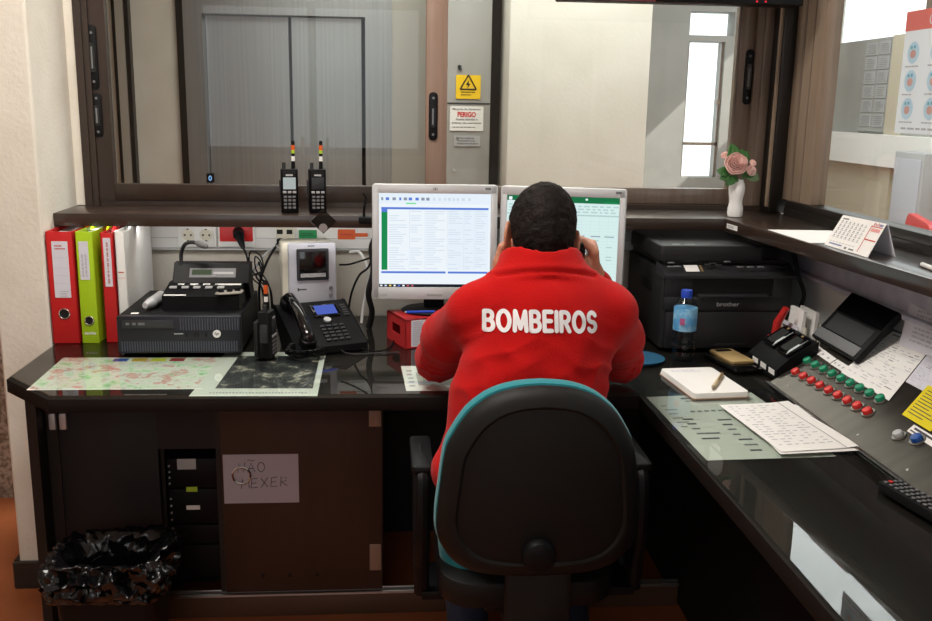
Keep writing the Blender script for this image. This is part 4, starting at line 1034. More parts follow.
b = B(); b.rect((x0+.045, y0+.055, 1.0585), X, Y, -.012, .012, -.002, .004); b.rect((x0+.085, y0+.057, 1.0585), X, Y, -.016, .016, -.002, .004); b.obj('lid_mark', light_grey, t)
b = B(); b.box(x0-.003, x0, y0+.12, y0+.25, .90, .93, bev=.001); b.obj('side_grip', black_gap, t)

B.M0 = Matrix.Identity(4)
# ------------------------------------------------------------------ water bottle
bx, by = .805, 2.452
t = thing('water_bottle', 'clear plastic water bottle with blue cap before the printer', 'bottle', (bx, by, G))
prof = [(.024, .001), (.030, .003), (.0325, .010), (.0325, .022), (.0305, .027), (.0325, .032), (.0325, .046), (.0305, .050), (.0325, .055), (.0325, .068), (.0308, .073), (.0325, .083), (.0312, .087), (.0312, .150), (.029, .157), (.020, .171), (.0135, .178), (.0125, .184)]
b = B(); b.lathe((bx, by, G), prof, 36, wob=lambda w, z: .03*math.cos(5*w) if z < .012 else 0); b.obj('body', clear_pl, t)
b = B(); b.lathe((bx, by, G), [(.0315, .087), (.0318, .088), (.0318, .149), (.0315, .150)], 36); b.obj('label', mat('bottle_label', '#8cc3e0', .4, var=30, col2='#5a9fd0', thr=(.45, .55)), t)
b = B(); b.lathe((bx, by, G), [(.0148, .176), (.0152, .178), (.0152, .194), (.0140, .197), (.001, .198)], 30); b.obj('cap', blue_pl, t)
b = B(); b.rect((bx-.016, by-.0290, G+.120), (1, -.55, 0), Z, -.007, .006, -.014, .004, 0, .0015); b.obj('label_print', mat('label_mark', '#b25a86', .5), t)
# mouse pad
b = B(); b.lathe((.688, 2.476, G), [(.069, .0), (.072, .001), (.072, .003), (.070, .0038), (.001, .0038)], 40); tag(b.obj('mouse_pad', mat('pad_blue', '#1d5a7c', .8)), 'round blue mouse pad half hidden by the right elbow', 'mouse pad')
# smartphone in its case on a small black tray
t = thing('phone_tray', 'shallow black tray holding the gold phone before the charger', 'tray', (.945, 2.42, G))
M = Matrix.Translation((.940, 2.416, G)) @ Matrix.Rotation(R(8), 4, 'Z') @ Matrix.Diagonal((.9, .88, 1, 1))
b = B(M); b.rbox(-.055, .04, -.105, .10, 0, .010, .008, bev=.002); b.obj('body', black_gloss, t)
t = thing('smartphone', 'gold smartphone in open case lying before the printer', 'phone', (.938, 2.43, G+.010))
M = Matrix.Translation((.938, 2.440, G+.0102)) @ Matrix.Rotation(R(8), 4, 'Z') @ Matrix.Diagonal((.86, .84, 1, 1))
b = B(M); b.rbox(-.040, .040, -.080, .080, 0, .006, .010, bev=.001); b.obj('case', gold, t)
b = B(M); b.rbox(-.039, .039, -.079, .079, .006, .0078, .010, bev=.0008); b.obj('back', mat('phone_back', '#c7ab77', .35), t)
b = B(M); b.rbox(-.026, .026, .045, .070, .0078, .0086, .004); b.obj('window', black_gloss, t)
# two-bay charger
t = thing('radio_charger', 'black two-bay radio charger with white labels beside the console', 'charger', (1.03, 2.335, G))
ry = 2.305
b = B()
b.prism2([(.985, G), (.985, .772), (1.015, .800), (1.085, .846), (1.085, G)], 2.242, 2.432, 'y', bev=.003); b.obj('base', black_pl, t)
sl = Vector((.070, 0, .046)).normalized()
for k, yy in enumerate((2.292, 2.382)):
    b = B(basis((1.048, yy, .8215), (0, -1, 0), sl)); b.rbox(-.036, .036, -.038, .036, -.001, .012, .008, bev=.003); bay = b.obj('bay_rim', black_gloss, t)
    b = B(basis((1.048, yy, .8215), (0, -1, 0), sl)); b.rbox(-.022, .022, -.028, .024, .0115, .0128, .006); b.obj('slot', black_gap, bay)
    b = B(basis((1.048, yy, .8215), (0, -1, 0), sl)); b.box(-.004, .004, .027, .033, .0115, .014); b.obj('indicator', gold, bay)
for yy in (2.277, 2.332, 2.387):
    b = B(); b.box(.9838, .985, yy-.018, yy+.018, .755, .768); b.obj('label_strip', white_pl, t)
# letter rack with envelopes
t = thing('letter_rack', 'small cream rack beside the radio charger', 'rack', (1.142, 2.50, G))
B.M0 = Matrix.Translation((.012, 0, 0))
b = B(); b.box(1.095, 1.175, 2.44, 2.56, G, .752, bev=.002); b.box(1.095, 1.10, 2.44, 2.56, .75, .825, bev=.001); b.box(1.170, 1.175, 2.44, 2.56, .75, .845, bev=.001); b.box(1.13, 1.134, 2.44, 2.56, .75, .835); b.obj('rack_body', cream_pl, t)
for k, (x, y0_, y1_, z0_, z1_, m, lab) in enumerate(((1.118, 2.455, 2.542, .753, .880, paper_w, 'frontmost tall white envelope in the letter rack'), (1.150, 2.447, 2.55, .753, .878, paper_w, 'rearmost tall white envelope in the letter rack'), (1.1045, 2.448, 2.552, .753, .838, paper_lilac, 'short white printed card at the front of the letter rack'))):
    b = B(B.M0 @ Matrix.Translation((x, 2.5, z0_)) @ Matrix.Rotation(R(4), 4, 'Y') @ Matrix.Translation((-x, -2.5, -z0_)))
    b.box(x, x+(.010 if k < 2 else .002), y0_, y1_, z0_, z1_, bev=.0006, seg=1)
    if k == 2: lines(b, (x-.0004, 2.5, .822), (0, -1, 0), Z, -.045, .03, -.003, .003, 1, 1, fill=1.5, words=False)
    tag(b.obj('envelope' if k < 2 else 'card', [m, ink]), lab, 'envelope' if k < 2 else 'card')
B.M0 = Matrix.Translation((.012, -.035, 0))
t = thing('stapler', 'red stapler standing between printer and letter rack', 'stapler', (1.082, 2.50, G))
b = B(); b.box(1.055, 1.085, 2.515, 2.555, G, .80, bev=.004); b.obj('base', red_pl, t)
b = B(); b.tube([(1.07, 2.535, .79), (1.072, 2.53, .84), (1.085, 2.51, .885)], [.012, .012, .009], 12); b.obj('arm', red_pl, t)
B.M0 = Matrix.Identity(4)

# ------------------------------------------------------------------ button console on the right wing
SL = .6
def pz(x): return .7455+SL*(x-.97)
t = thing('control_console', 'sloping steel control console with rows of green and red buttons', 'control console', (1.08, 1.4, G))
yA, yB = 2.238, .45
b = B(); b.prism2([(.962, G), (.962, .7475), (.966, pz(.966)+.001), (1.225, pz(1.225)), (1.238, pz(1.225)), (1.238, G)], yB, yA, 'y', bev=.0012); b.obj('housing', panel_steel, t)
b = B(); b.box(.953, .962, yB, yA, G, .7475, bev=.0008); b.obj('front_edge', alu, t)
su = Vector((1, 0, SL)).normalized(); sl_u = Vector((0, -1, 0))     # reading along -Y, up the slope = su
def pp(x, y, off=0.):
    n = sl_u.cross(su); return Vector((x, y, pz(x)))+n*off
b = B()
a = pp(.975, 1.762, .0006); c_ = pp(1.22, 1.79, .0006); e_ = Vector((0, .0012, 0)); b.quad(a-e_, a+e_, c_+e_, c_-e_); b.obj('seam', dark_grey, t)
def pbtn(x, y, m, r_=.0105, nm='push_button'):
    T = basis(pp(x, y), sl_u, su)
    b = B(T); b.lathe((0, 0, 0), [(r_+.0055, 0), (r_+.0055, .002), (r_+.0042, .0035), (r_+.001, .0035), (r_+.0005, .002)], 28); ring = b.obj('bezel_ring', ring_grey, t)
    b = B(T); b.lathe((0, 0, 0), [(r_, .0), (r_, .010), (r_-.001, .0118), (r_-.003, .0125), (.0005, .0127)], 28); o = b.obj(nm, m, t)
    ring.parent = o
for i in range(9):
    f = i/8
    pbtn(1.0195+.0135*f, 2.207-.337*f, red_btn); pbtn(1.0575+.0125*f, 2.228-.337*f, green_btn)
pbtn(1.0275, 1.733, grey_btn, .010, 'grey_knob'); pbtn(1.040, 1.688, blue_btn, .0115, 'blue_knob')
for y in (2.17, 1.815, 1.62, 1.3):
    b = B(basis(pp(.985, y), sl_u, su)); b.lathe((0, 0, 0), [(.0035, 0), (.0035, .001), (.002, .0018), (.0003, .002)], 14); b.obj('screw', alu, t)
# black screen unit leaning on the console
A = [Vector(v) for v in ((1.2, 2.319, .957), (1.2, 2.086, .957), (1.10, 2.065, .843), (1.105, 2.318, .844))]   # TL TR BR BL
t = thing('screen_unit', 'black flat screen unit with grey strip leaning on the console', 'screen', (1.15, 2.19, .83))
un = (A[2]-A[3]).normalized(); vn = (A[0]-A[3]).normalized(); cen = sum(A, Vector())/4
T = basis(cen, un, vn); hw, hh = .122, .076
b = B(T); b.rbox(-hw, hw, -hh, hh, -.012, .004, .005, bev=.0015); b.obj('casing', black_pl, t)
b = B(T); b.box(-hw+.004, hw-.012, -hh+.006, -hh+.034, .004, .0062, bev=.001); b.obj('grey_strip', mid_grey, t)
b = B(T); b.box(-hw+.02, hw-.022, -hh+.038, .010, .004, .0048); b.obj('display', dark_grey, t)
b = B(T); b.box(-hw+.002, hw-.004, .016, hh-.002, .004, .0046); b.obj('glossy_top', black_gloss, t)
# papers lying on the console slope
def cpaper(name, label, P, mats, draw=None, off=.001, cat='paper'):
    """P = TL TR BR BL as (x, y); reading along -Y"""
    V = [pp(x, y, off) for x, y in P]; n = sl_u.cross(su)
    b = B(); b._add(V+[v+n*.0006 for v in V], [(3, 2, 1, 0), (4, 5, 6, 7), (0, 1, 5, 4), (1, 2, 6, 5), (2, 3, 7, 6), (3, 0, 4, 7)], 0)
    def at(u, v, dz=.0009):
        q = V[3].lerp(V[2], u).lerp(V[0].lerp(V[1], u), v); return q+n*dz
    def rq(u0, u1, v0, v1, m): b.quad(at(u0, v0), at(u1, v0), at(u1, v1), at(u0, v1), m)
    if draw: draw(rq)
    return tag(b.obj(name, mats), label, cat)
def dform(rq, seed=1):
    rr = random.Random(seed)
    rq(.08, .82, .93, .945, 1); rq(.2, .7, .89, .90, 2)
    for i in range(20):
        v = .85-i*.042; u = .06
        while u < .92:
            q = rr.uniform(.03, .14)
            if rr.random() < .6: rq(u, u+q, v, v+.010, 2 if rr.random() < .8 else 1)
            u += q+rr.uniform(.02, .1)
    for v in (.86, .66, .45, .2): rq(.05, .95, v, v+.003, 2)
cpaper('paper_label', 'narrow white strip label on the console before the screen unit', [(1.105, 2.275), (1.099, 2.165), (1.082, 2.162), (1.086, 2.272)], [paper_w, ink_soft, ink_soft], lambda rq: [rq(.1+.3*i, .2+.3*i, .3, .6, 1) for i in range(3)], cat='label')
cpaper('paper_label', 'short white strip label half under the screen unit corner', [(1.099, 2.16), (1.098, 2.09), (1.080, 2.09), (1.081, 2.158)], [paper_w, ink_soft, ink_soft], lambda rq: [rq(.1+.3*i, .2+.3*i, .3, .6, 1) for i in range(3)], cat='label')
cpaper('printed_form', 'white printed form lying on the console beside the screen unit', [(1.222, 2.140), (1.236, 1.985), (1.076, 1.868), (1.076, 2.090)], [paper_w, ink, ink_soft], lambda rq: dform(rq, 2), off=.003)
cpaper('printed_form', 'white paper at the picture edge behind the yellow sheet', [(1.225, 1.975), (1.225, 1.80), (1.13, 1.80), (1.13, 1.905)], [paper_lilac, ink, ink_soft], lambda rq: dform(rq, 3), off=.0016)
cpaper('yellow_note', 'yellow printed sheet on the console beyond the seam', [(1.146, 1.845), (1.146, 1.70), (1.066, 1.690), (1.066, 1.795)], [yellow_paper, ink, ink_soft], lambda rq: [rq(.08, .5+.4*((i*7) % 5)/5, .85-.09*i, .875-.09*i, 1) for i in range(9)], off=.0026, cat='note')
cpaper('paper_label', 'small white text label below the yellow sheet', [(1.062, 1.742), (1.062, 1.63), (1.044, 1.63), (1.044, 1.735)], [paper_w, ink, ink], lambda rq: [rq(.1, .9, .55, .8, 1), rq(.05, .5, .2, .35, 1)], cat='label')
# paper standing against the wall behind the console
b = B(); P = [Vector(v) for v in ((1.226, 2.085, .996), (1.232, 1.90, 1.0), (1.205, 1.88, .893), (1.196, 2.065, .8845))]
b._add(P+[p_+Vector((-.0006, 0, .0003)) for p_ in P], [(3, 2, 1, 0), (4, 5, 6, 7), (0, 1, 5, 4), (1, 2, 6, 5), (2, 3, 7, 6), (3, 0, 4, 7)], 0)
uu = (P[1]-P[0]); vv = (P[0]-P[3]); lines(b, (P[0]+P[2])/2, uu, vv, -.075, .075, -.045, .045, 9, 1, off=.0012, r=random.Random(5))
tag(b.obj('printed_form', [paper_lilac, ink_soft]), 'pale paper propped against the wall behind the printed form', 'paper')
# wall duct under the ledge on the right
b = B(); b.box(1.200, 1.239, .4, 2.96, .945, .958, bev=.002); b.box(1.222, 1.239, .4, 2.96, .958, 1.060); o = b.obj('wall_duct', mat('duct_lilac', '#c7c6d2', .5, var=18, col2='#a9a8b8', thr=(.35, .75))); tag(o, 'pale lilac cable duct along the wall under the right ledge', 'duct')
cable('black lead dangling from under the ledge beside the printer', [(1.16, 2.62, 1.05), (1.165, 2.60, 1.0), (1.175, 2.585, .95), (1.19, 2.575, .90), (1.18, 2.58, .84), (1.20, 2.6, .75)], black_pl, .006)
# remote control
t = thing('remote_control', 'black remote control with small buttons at the console edge', 'remote', (.94, 1.50, GT))
M = Matrix.Translation((.926, 1.475, GT+.0005)) @ Matrix.Rotation(R(9), 4, 'Z')
b = B(M); b.rbox(-.024, .024, -.085, .085, 0, .019, .010, bev=.004); b.obj('body', black_pl, t)
for i in range(9):
    for j in range(4):
        b = B(M); xx = -.015+j*.010; yy = .070-i*.0145; b.box(xx-.0032, xx+.0032, yy-.004, yy+.004, .019, .0215, bev=.001)
        b.obj('button', red_btn if (i == 0 and j == 1) else mid_grey, t)

# ------------------------------------------------------------------ things on the ledge
LZ = 1.1003
t = thing('vase', 'wavy white ceramic vase on the ledge corner', 'vase', (1.048, 2.79, LZ))
b = B(); vx, vy = 1.048, 2.79
b.lathe((vx, vy, LZ), [(.018, 0), (.0215, .002), (.0235, .012), (.0225, .028), (.0195, .043), (.0205, .056), (.0235, .072), (.0245, .086), (.0225, .100), (.0185, .109), (.0175, .113), (.015, .113), (.014, .105), (.001, .10)], 40); b.obj('body', ceramic, t)
def flower(label, c, r_, nrm, nm='rose', green=True, stem0=None):
    t = thing(nm, label, 'flower', c)
    w = Vector(nrm).normalized(); u = w.orthogonal().normalized(); T = basis(Vector(c), u, w.cross(u))
    rr = random.Random(int(r_*1e5)); b = B(T)
    for ring in range(6):
        n = 5 if ring < 5 else 3; rad = r_*(1-.165*ring)
        for k in range(n):
            a0 = 2*math.pi*(k/n)+ring*.55+rr.uniform(-.1, .1); sp = 2*math.pi/n*.72; V = []; F = []; N_, K_ = 6, 5
            for i in range(K_+1):
                for j in range(N_+1):
                    a = a0+(j/N_-.5)*2*sp; f = i/K_
                    prof = rad*(.25+.75*math.sin(f*math.pi*.5)); lift = (-.35+1.0*f**1.5+.12*ring)*r_*.72
                    edge = 1-.12*abs(j/N_-.5)**2*4*f; cup = prof*(1-.10*f**6*(ring < 2))
                    wv = 1+.04*math.sin(5*a+ring)*f
                    V.append((math.cos(a)*cup*edge*wv, math.sin(a)*cup*edge*wv, lift*(1-.25*abs(j/N_-.5)*2*f)))
            for i in range(K_):
                for j in range(N_): q = i*(N_+1)+j; F.append((q, q+1, q+N_+2, q+N_+1))
            b._add(V, F, 0)
    o = b.obj('petals', petal, t, fix=False); so = o.modifiers.new('s', 'SOLIDIFY'); so.thickness = .0008
    b = B(T); b.ball((0, 0, -.25*r_), (.30*r_, .30*r_, .3*r_), 0, 8); b.obj('calyx', stem_m, t)
    if stem0:
        b = B(); b.tube(spline([Vector(c)-w*r_*.3, Vector(c)*.5+Vector(stem0)*.5-Vector((0, 0, .004)), stem0], 6), .0022, 8); b.obj('stem', stem_m, t)
    return t
flower('large open pink rose in the white vase', (1.030, 2.768, 1.258), .037, (-.15, -.9, .35), stem0=(1.046, 2.79, 1.204))
flower('half-open pink rosebud at the right of the vase', (1.078, 2.772, 1.240), .0185, (.3, -.85, .35), 'rosebud', stem0=(1.050, 2.79, 1.204))
flower('smallest pink bud above the half-open rosebud', (1.086, 2.780, 1.262), .012, (.2, -.7, .6), 'rosebud', stem0=(1.052, 2.79, 1.204))
flower('small pink bud peeping out behind the large rose', (1.006, 2.792, 1.282), .014, (-.4, -.6, .6), 'rosebud', stem0=(1.045, 2.79, 1.204))
t = thing('rose_leaves', 'green leafy sprig around the roses in the white vase', 'leaves', (1.048, 2.79, 1.20))
def leaf(base, tip, wid, m=leaf_m, bend=.2):
    b = B(); base = Vector(base); tip = Vector(tip); d_ = tip-base; L = d_.length; d_.normalize(); s_ = d_.cross(Vector((0, -1, .3))).normalized(); n = s_.cross(d_); V = []; F = []
    for i in range(9):
        f = i/8; wq = wid*math.sin(math.pi*min(1, f*.97+.03))**.8*(1-.25*f); c = base+d_*L*f+n*(bend*L*math.sin(math.pi*f))
        for j, q in enumerate((-1, -.5, 0, .5, 1)): V.append(c+s_*wq*q+n*(abs(q)*.18*wq))
    for i in range(8):
        for j in range(4): a = i*5+j; F.append((a, a+1, a+6, a+5))
    b._add(V, F, 0); o = b.obj('leaf', m, t, fix=False); so = o.modifiers.new('s', 'SOLIDIFY'); so.thickness = .0007
for a in (((1.02, 2.79, 1.25), (1.022, 2.80, 1.322), .017), ((1.035, 2.785, 1.262), (1.028, 2.79, 1.318), .016), ((1.045, 2.785, 1.25), (1.070, 2.785, 1.300), .019), ((1.05, 2.788, 1.245), (1.058, 2.80, 1.305), .016),
          ((1.02, 2.785, 1.228), (.978, 2.785, 1.240), .019), ((1.022, 2.782, 1.222), (.985, 2.775, 1.216), .017), ((1.030, 2.78, 1.222), (1.004, 2.765, 1.196), .017), ((1.038, 2.778, 1.222), (1.020, 2.765, 1.205), .014), ((1.066, 2.785, 1.228), (1.112, 2.78, 1.214), .019, leaf_pale), ((1.06, 2.785, 1.225), (1.104, 2.785, 1.235), .016)):
    leaf(*a)
b = B(); b.box(1.0155, 1.0165, 2.655, 2.728, 1.073, 1.087); 
M = Matrix.Rotation(math.atan2(.079, -1.295)+R(90), 4, 'Z')
b.bm.free(); b = B()
def le(y): return 1.003+(2.745-y)*.0610
b._add([(le(2.728)-.0012, 2.728, 1.074), (le(2.655)-.0012, 2.655, 1.074), (le(2.655)-.0012, 2.655, 1.088), (le(2.728)-.0012, 2.728, 1.088), (le(2.728)-.0002, 2.728, 1.074), (le(2.655)-.0002, 2.655, 1.074), (le(2.655)-.0002, 2.655, 1.088), (le(2.728)-.0002, 2.728, 1.088)],
       [(0, 1, 2, 3), (7, 6, 5, 4), (0, 4, 5, 1), (3, 2, 6, 7), (0, 3, 7, 4), (1, 5, 6, 2)], 0)
lines(b, ((le(2.69)-.0014), 2.69, 1.081), (0.06, -1, 0), Z, -.03, .03, -.004, .004, 2, 1, r=random.Random(3))
tag(b.obj('edge_label', [white_pl, mid_grey]), 'small white label on the ledge edge below the vase', 'label')
b = B(); P = [(1.029, 2.486), (1.203, 2.474), (1.17, 2.25), (1.036, 2.235)]
b.prism2(P, LZ, LZ+.001); tag(b.obj('blank_sheet', paper_w), 'blank white sheet on the right ledge behind the calendar', 'sheet')
# desk calendar: a folded card tent
t = thing('desk_calendar', 'white and red tent calendar standing on the right ledge', 'calendar', (1.10, 2.12, LZ))
FL, FR = Vector((1.062, 2.212, LZ)), Vector((1.069, 2.012, LZ)); TL, TR = Vector((1.112, 2.232, LZ+.070)), Vector((1.120, 2.040, LZ+.072)); BL, BR = Vector((1.135, 2.235, LZ)), Vector((1.140, 2.026, LZ))
def card(b, a, c, d_, e_, th=.0012):
    n = (c-a).cross(e_-a).normalized()*th
    b._add([a, c, d_, e_, a+n, c+n, d_+n, e_+n], [(0, 3, 2, 1), (4, 5, 6, 7), (0, 1, 5, 4), (1, 2, 6, 5), (2, 3, 7, 6), (3, 0, 4, 7)], 0)
b = B(); card(b, FL, FR, TR, TL)
b_u = (FR-FL); b_v = (TL-FL); n = b_u.cross(b_v).normalized()
def cq(u0, u1, v0, v1, m):
    f = lambda u, v: FL.lerp(FR, u).lerp(TL.lerp(TR, u), v)+n*.0018
    b.quad(f(u0, v0), f(u1, v0), f(u1, v1), f(u0, v1), m)
rr = random.Random(3)
cq(.06, .20, .88, .92, 3)
for i in range(5):
    for j in range(7): u = .06+j*.092; v = .30+i*.115; cq(u, u+.05, v, v+.028, 1); cq(u+.012, u+.038, v+.045, v+.08, 3 if j < 6 else 1)
for k in range(8): cq(.06+k*.075, .11+k*.075, .16, .18, 1)
cq(.08, .38, .075, .12, 4); cq(.45, .50, .04, .10, 3); cq(.55, .66, .05, .09, 3)
cq(.74, .752, .06, .88, 2); cq(.74, .98, .435, .47, 2); cq(.77, .96, .70, .80, 5); cq(.74, .98, .835, .86, 2)
for k in range(6): cq(.775+.03*k, .79+.03*k, .87+.02*(k % 2), .97-.02*(k % 3), 2)
cq(.90, .97, .88, .95, 4)
b.obj('front_card', [paper_w, ink_soft, ink_red, mid_grey, mat('calendar_blue', '#8c93b4', .8), mat('calendar_pink', '#dfa09a', .8)], t)
b = B(); card(b, BR, BL, TL+Vector((.002, 0, 0)), TR+Vector((.002, 0, 0))); b.obj('back_card', paper_lilac, t)
p = thing('white_pen', 'white pen with dark tip at the right end of the ledge', 'pen', (1.12, 1.85, LZ))
b = B(); b.tube([(1.128, 1.895, LZ+.005), (1.112, 1.78, LZ+.005)], .0048, 10); b.obj('barrel', white_pl, p)
b = B(); b.tube([(1.1305, 1.912, LZ+.0035), (1.128, 1.895, LZ+.005)], [.001, .0048], 10); b.obj('tip', black_pl, p)
# ------------------------------------------------------------------ office chair
cxr, cyr = .298, 1.70
t = thing('office_chair', 'teal office chair with black plastic back shell at the desk', 'chair', (cxr, 1.93, 0))
prof = [(.908, 0), (.906, .03), (.902, .056), (.893, .085), (.878, .112), (.852, .141), (.815, .165), (.776, .182), (.70, .192), (.633, .198), (.59, .193), (.555, .174), (.533, .148), (.521, .112), (.516, .06), (.515, 0)]
def outline(k=1.0, n=96):
    P = [(w, z) for z, w in prof]+[(-w, z) for z, w in prof[-2:0:-1]]
    P = spline([(p[0], p[1], 0) for p in P]+[(P[0][0], P[0][1], 0)], 8)
    P = [(p.x, p.y) for p in P][:-1]
    return [(x*k*1.03, .695+(z-.71)*k) for x, z in P]
def backplate(k, layers, m, name, parent):
    """layers = list of (f, y) from back centre over the edge to front centre"""
    O = outline(k); n = len(O); V = []; F = []
    for f, y in layers:
        for (x, z) in O:
            X_ = x*f; Z_ = .70+(z-.70)*f
            V.append((cxr+X_, cyr+y+.55*X_*X_-.02*((Z_-.66)/.2)**2*(-.6), Z_))
    for i in range(len(layers)-1):
        for j in range(n): j2 = (j+1) % n; F.append((i*n+j, i*n+j2, (i+1)*n+j2, (i+1)*n+j))
    F.append(tuple(range(n-1, -1, -1))); F.append(tuple((len(layers)-1)*n+j for j in range(n)))
    b = B(); b._add(V, F, 0); return b.obj(name, m, parent)
backplate(1.0, [(.02, -.012), (.4, -.012), (.74, -.010), (.80, -.009), (.815, -.0125), (.83, -.014), (.90, -.012), (.96, -.004), (.99, .006), (1.0, .016), (.99, .024), (.9, .028), (.02, .028)], shell_pl, 'back_shell', t)
backplate(1.018, [(.02, .028), (.93, .028), (.985, .030), (1.0, .040), (.995, .056), (.96, .070), (.86, .076), (.02, .074)], teal, 'back_cushion', t)
b = B(); b.lathe((0, 0, 0), [(.034, 0), (.034, .014), (.030, .022), (.018, .026), (.001, .0265)], 32); b.bm.transform(Matrix.Translation((cxr-.006, cyr-.010, .562)) @ Matrix.Rotation(R(90), 4, 'X')); b.obj('adjusting_knob', black_pl, t)
b = B(); b.rbox(cxr-.066, cxr+.066, cyr+.004, cyr+.030, .30, .53, .015, axis='y', bev=.004); b.box(cxr-.05, cxr+.05, cyr+.01, cyr+.22, .30, .335, bev=.006); b.box(cxr-.06, cxr+.06, cyr-.002, cyr+.006, .40, .404); b.obj('back_bar', shell_pl, t)
b = B(); b.rbox(cxr-.185, cxr+.185, 1.86, 2.20, .42, .468, .08, bev=.018); b.obj('seat_cushion', teal, t)
b = B(); b.rbox(cxr-.19, cxr+.19, 1.80, 2.19, .38, .440, .08, bev=.010); b.obj('seat_shell', shell_pl, t)
for sx in (-1, 1):
    xx = cxr+(-.226 if sx < 0 else .25)
    b = B(); ring = spline([(xx, 1.90, .44), (xx, 1.875, .52), (xx, 1.88, .62), (xx, 1.905, .645), (xx, 1.98, .652), (xx, 2.06, .648), (xx, 2.085, .62), (xx, 2.06, .52), (xx, 2.03, .44)], 6)
    b.tube(ring, .017, 10); b.rbox(xx-.024, xx+.024, 1.885, 2.085, .648, .668, .012, bev=.006); b.box(min(xx, xx-sx*.10), max(xx, xx-sx*.10), 1.89, 2.03, .355, .376, bev=.004); b.tube([(xx, 1.90, .44), (xx, 1.91, .366)], .017, 10); b.tube([(xx, 2.03, .44), (xx, 2.01, .366)], .017, 10)
    b.obj('armrest', black_pl, t)
b = B(); b.cyl((cxr, 1.95, .12), (cxr, 1.95, .30), .03, n=24); b.cyl((cxr, 1.95, .28), (cxr, 1.95, .375), .022, n=24); b.box(cxr-.09, cxr+.09, 1.86, 2.04, .335, .377, bev=.01); b.obj('gas_column', black_pl, t)
b = B(); b.cyl((cxr, 1.95, .07), (cxr, 1.95, .13), .045, .038, 24); b.obj('base_hub', black_pl, t)
for k in range(5):
    a = R(90+72*k); dx, dy = math.cos(a), math.sin(a)
    b = B(); b.tube([(cxr+dx*.03, 1.95+dy*.03, .105), (cxr+dx*.17, 1.95+dy*.17, .092), (cxr+dx*.285, 1.95+dy*.285, .075)], [.024, .02, .015], 10); leg = b.obj('base_leg', black_pl, t)
    b = B(); px_, py_ = cxr+dx*.285, 1.95+dy*.285
    b.cyl((px_-dy*.022+dx*.012, py_+dx*.022+dy*.012, .026), (px_-dy*.006+dx*.012, py_+dx*.006+dy*.012, .026), .026, n=20); b.cyl((px_+dy*.006+dx*.012, py_-dx*.006+dy*.012, .026), (px_+dy*.022+dx*.012, py_-dx*.022+dy*.012, .026), .026, n=20); b.cyl((px_, py_, .03), (px_, py_, .075), .009, n=10)
    b.obj('caster', black_soft, leg)

